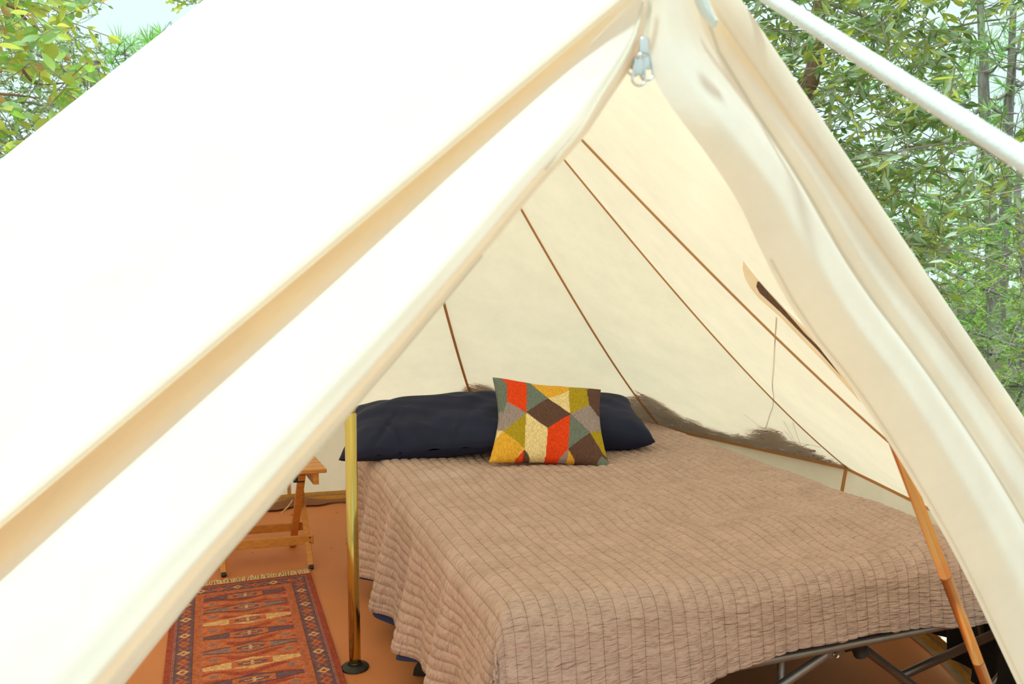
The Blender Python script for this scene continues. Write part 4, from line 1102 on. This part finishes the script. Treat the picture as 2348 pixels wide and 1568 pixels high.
# --- distant hedge of trees closing the view on the right
def far_tree(x, y, dist, rx, rz, n, label, mats, wts, lsize, seed, shape=(.45, .5)):
    rng = np.random.default_rng(seed); c = at_y(x, y, dist); foot = c * (1, 1, 0)
    q = rng.normal(size=(n, 3)); q /= np.linalg.norm(q, axis=1)[:, None]; q *= rng.uniform(.35, 1, n)[:, None] ** .5
    cen = c + q * (rx, rx, rz); cen[:, 2] = np.maximum(cen[:, 2], .1)
    M, tw = sprays(cen, None, 14, lsize, .1, lsize * 5, rng)
    wood = [('trunk', [foot, foot + (.05, 0, c[2] * .5), c, c + (0, 0, rz * .6)], (.07, .02))] + [('branch', [c + (0, 0, zz), c + (dx, dy, zz + .5)], (.04, .012)) for zz, dx, dy in ((-.6, rx * .6, .2), (-.3, -rx * .6, -.3), (.1, rx * .4, -.4), (.3, -rx * .4, .3))]
    return tree('distant_tree', label, 'tree', foot, wood, M, leaf_shape(*shape, seg=2), mats, wts, 60, BARK, BARK, tw, .006, group='trees closing the view')
far_tree(1900, 360, 15, 2.5, 2.2, 300, 'broad dark tree filling the gap behind the oak', [L_DARK, L_OLIVE, L_PINE], [.4, .35, .25], .11, 51)
far_tree(2420, 560, 17, 2.6, 2.2, 330, 'green tree standing behind the feathery cedar', [L_PINE, L_BRIGHT, L_OLIVE], [.5, .25, .25], .11, 52)
far_tree(2200, 640, 13, 2.6, 1.3, 300, 'low dark thicket tree under the oak branches', [L_OLIVE, L_DARK, L_PINE], [.45, .35, .2], .09, 53)

for i, (wx, wy, wz, rx, rz, lab) in enumerate(((-13, 13, 1.7, 2.6, 1.7, 'round olive tree far beyond the large-leaved branch'), (-8.5, 17, 1.5, 2.8, 1.5, 'broad low tree far behind the tent roof'), (-3, 18, 1.5, 2.8, 1.4, 'wide bushy tree far behind the tent'), (2.5, 17.5, 1.6, 2.8, 1.5, 'dense tree far behind the roof with the vent'), (14, 13, 1.9, 2.6, 1.9, 'tall olive tree far to the side of the feathery cedar'))):
    pq = project([(wx, wy, wz)])[0]; far_tree(pq[0], pq[1], wy, rx, rz, 210, lab, [L_OLIVE, L_DARK, L_PINE], [.4, .3, .3], .13, 60 + i)
# --- left: near branch with large yellowing leaves
cen = px_cloud(120, (-260, 215), (-120, 420), (3.9, 4.7), lambda x, y, d: 1.0 if (x < 120 or y < 80 or (150 < y < 260)) and not (60 < x < 160 and 95 < y < 150) else .25)
foot = at_y(-700, 300, 4.4) * (1, 1, 0)
def crown(n, c, r): q = RNG.normal(size=(n, 3)); q /= np.linalg.norm(q, axis=1)[:, None]; return np.asarray(c) + q * RNG.uniform(.3, 1, n)[:, None] * r
cen = np.vstack([cen, crown(90, foot + (.1, .1, 3.3), (1.0, 1.0, .8)), crown(40, foot + (.1, 0, 2.3), (.9, .7, .5))])
ML, tw = sprays(cen, None, 7, .084, .45, .28, sizevar=.35)
foot = at_y(-700, 300, 4.4) * (1, 1, 0)
wood = [('trunk', [foot, foot + (.05, 0, 1.2), foot + (.1, .1, 2.4), foot + (.1, .1, 3.4)], (.08, .04)),
        ('branch', [foot + (.1, .1, 2.3), at_y(-300, -60, 4.3), at_y(0, 5, 4.2), at_y(60, 45, 4.2), at_y(110, 85, 4.2)], (.02, .003)),
        ('branch', [foot + (.08, .05, 1.9), at_y(-300, 60, 4.4), at_y(0, 130, 4.3), at_y(80, 190, 4.3), at_y(150, 190, 4.3)], (.018, .003)),
        ('branch', [foot + (.05, .05, 1.6), at_y(-300, 190, 4.4), at_y(0, 215, 4.3), at_y(90, 225, 4.3)], (.016, .003))]
nodes = [p for _, pts, _ in wood[1:] for p in catmull(pts, 5)]
tree('hickory_tree', 'tree branch with large yellowing leaves hanging beside the tent roof', 'tree', foot, wood, ML, leaf_shape(.60, .5, .18, 4), [L_YEL, L_PALE, L_BRIGHT, L_RED], [.46, .34, .14, .06], 300, BARKR, TWIG, tw + connect(tw, nodes), .0028)
# fine twiggy oak behind it
cen = px_cloud(560, (-200, 235), (-80, 400), (7.2, 8.6), lambda x, y, d: 1.0 if y > 75 else .35)
MF, tw = sprays(cen, None, 13, .052, .1, .4)
foot = at_y(214, 300, 7.9) * (1, 1, 0)
wood = [('trunk', [foot, foot + (0, 0, 1.5), at_y(218, 200, 7.9), at_y(222, 140, 7.9)], (.07, .03)), ('branch', [at_y(218, 190, 7.9), at_y(150, 160, 7.8), at_y(60, 110, 7.7), at_y(-40, 60, 7.6)], (.025, .008)), ('branch', [foot + (0, 0, 1.9), at_y(120, 260, 7.8), at_y(0, 230, 7.7)], (.025, .008)), ('branch', [foot + (0, 0, 1.6), at_y(100, 350, 7.8), at_y(-50, 330, 7.7)], (.025, .008))]
nodes = [p for _, pts, _ in wood for p in catmull(pts, 5) if p[2] > 1.5]
tree('small_leaved_oak', 'twiggy grey-green oak with tiny leaves behind the large-leaved branch', 'tree', foot, wood, MF, leaf_shape(.4, .5, seg=2), [L_OLIVE, L_DARK, L_GREY], [.5, .25, .25], 200, BARK, BARK, tw + connect(tw, nodes), .0022)
pine((292, 220), (288, 160), 13.5, .12, .08, 'pine with pale green tufts showing over the tent roof', 40, .8, .30, (255, 350, 95, 230), 9, [(290, 150, 262, 130), (290, 150, 312, 120), (290, 180, 335, 140), (290, 170, 285, 100)])
pine((420, 220), (415, 140), 15.5, .1, .08, 'paler pine rising farther along the tent roof', 34, .8, .30, (318, 470, 60, 200), 10, [(418, 110, 340, 100), (418, 100, 390, 50), (418, 120, 470, 60)])
# lobed oak spray at the top
def lobed():
    pts = [(0, 0), (.15, .03), (.25, .16), (.33, .05), (.48, .07), (.56, .25), (.63, .07), (.78, .06), (.86, .15), (.9, .04), (1, 0)]
    up = [(x, y, .02 - .1 * x * x) for x, y in pts]; dn = [(x, -y, .02 - .1 * x * x) for x, y in pts[1:-1]]
    V = up + dn; F = []
    n = len(pts)
    for i in range(n - 1):
        a, b = i, i + 1; c = (n + b - 1) if 0 < b < n - 1 else None; d = (n + a - 1) if 0 < a < n - 1 else None
        F.append(tuple(q for q in (a, d, c, b) if q is not None))
    return np.array(V), F
cen = px_cloud(7, (405, 475), (-60, 18), (5.0, 5.3))
foot = np.array([-1.3, 6.6, 0.0]); cen = np.vstack([cen, crown(120, foot + (.3, -.3, 5.0), (1.3, 1.3, 1.0))])
MT, tw = sprays(cen, None, 6, .12, .6, .22)
foot = np.array([-1.3, 6.6, 0.0])
wood = [('trunk', [foot, foot + (.1, 0, 1.5), foot + (.1, -.1, 3.2), foot + (.3, -.3, 4.6), foot + (.35, -.3, 5.6)], (.09, .03)), ('branch', [foot + (.1, -.1, 3.1), at_y(380, -160, 5.4), at_y(440, -40, 5.15)], (.02, .003))]
nodes = [p for p in catmull(wood[1][1], 5)]
tree('lobed_leaf_oak', 'hanging spray of lobed oak leaves above the tent roof', 'tree', foot, wood, MT, lobed(), [L_OLIVE, L_YEL, L_PALE], [.3, .4, .3], 100, BARK, TWIG, tw + connect(tw, nodes), .003)
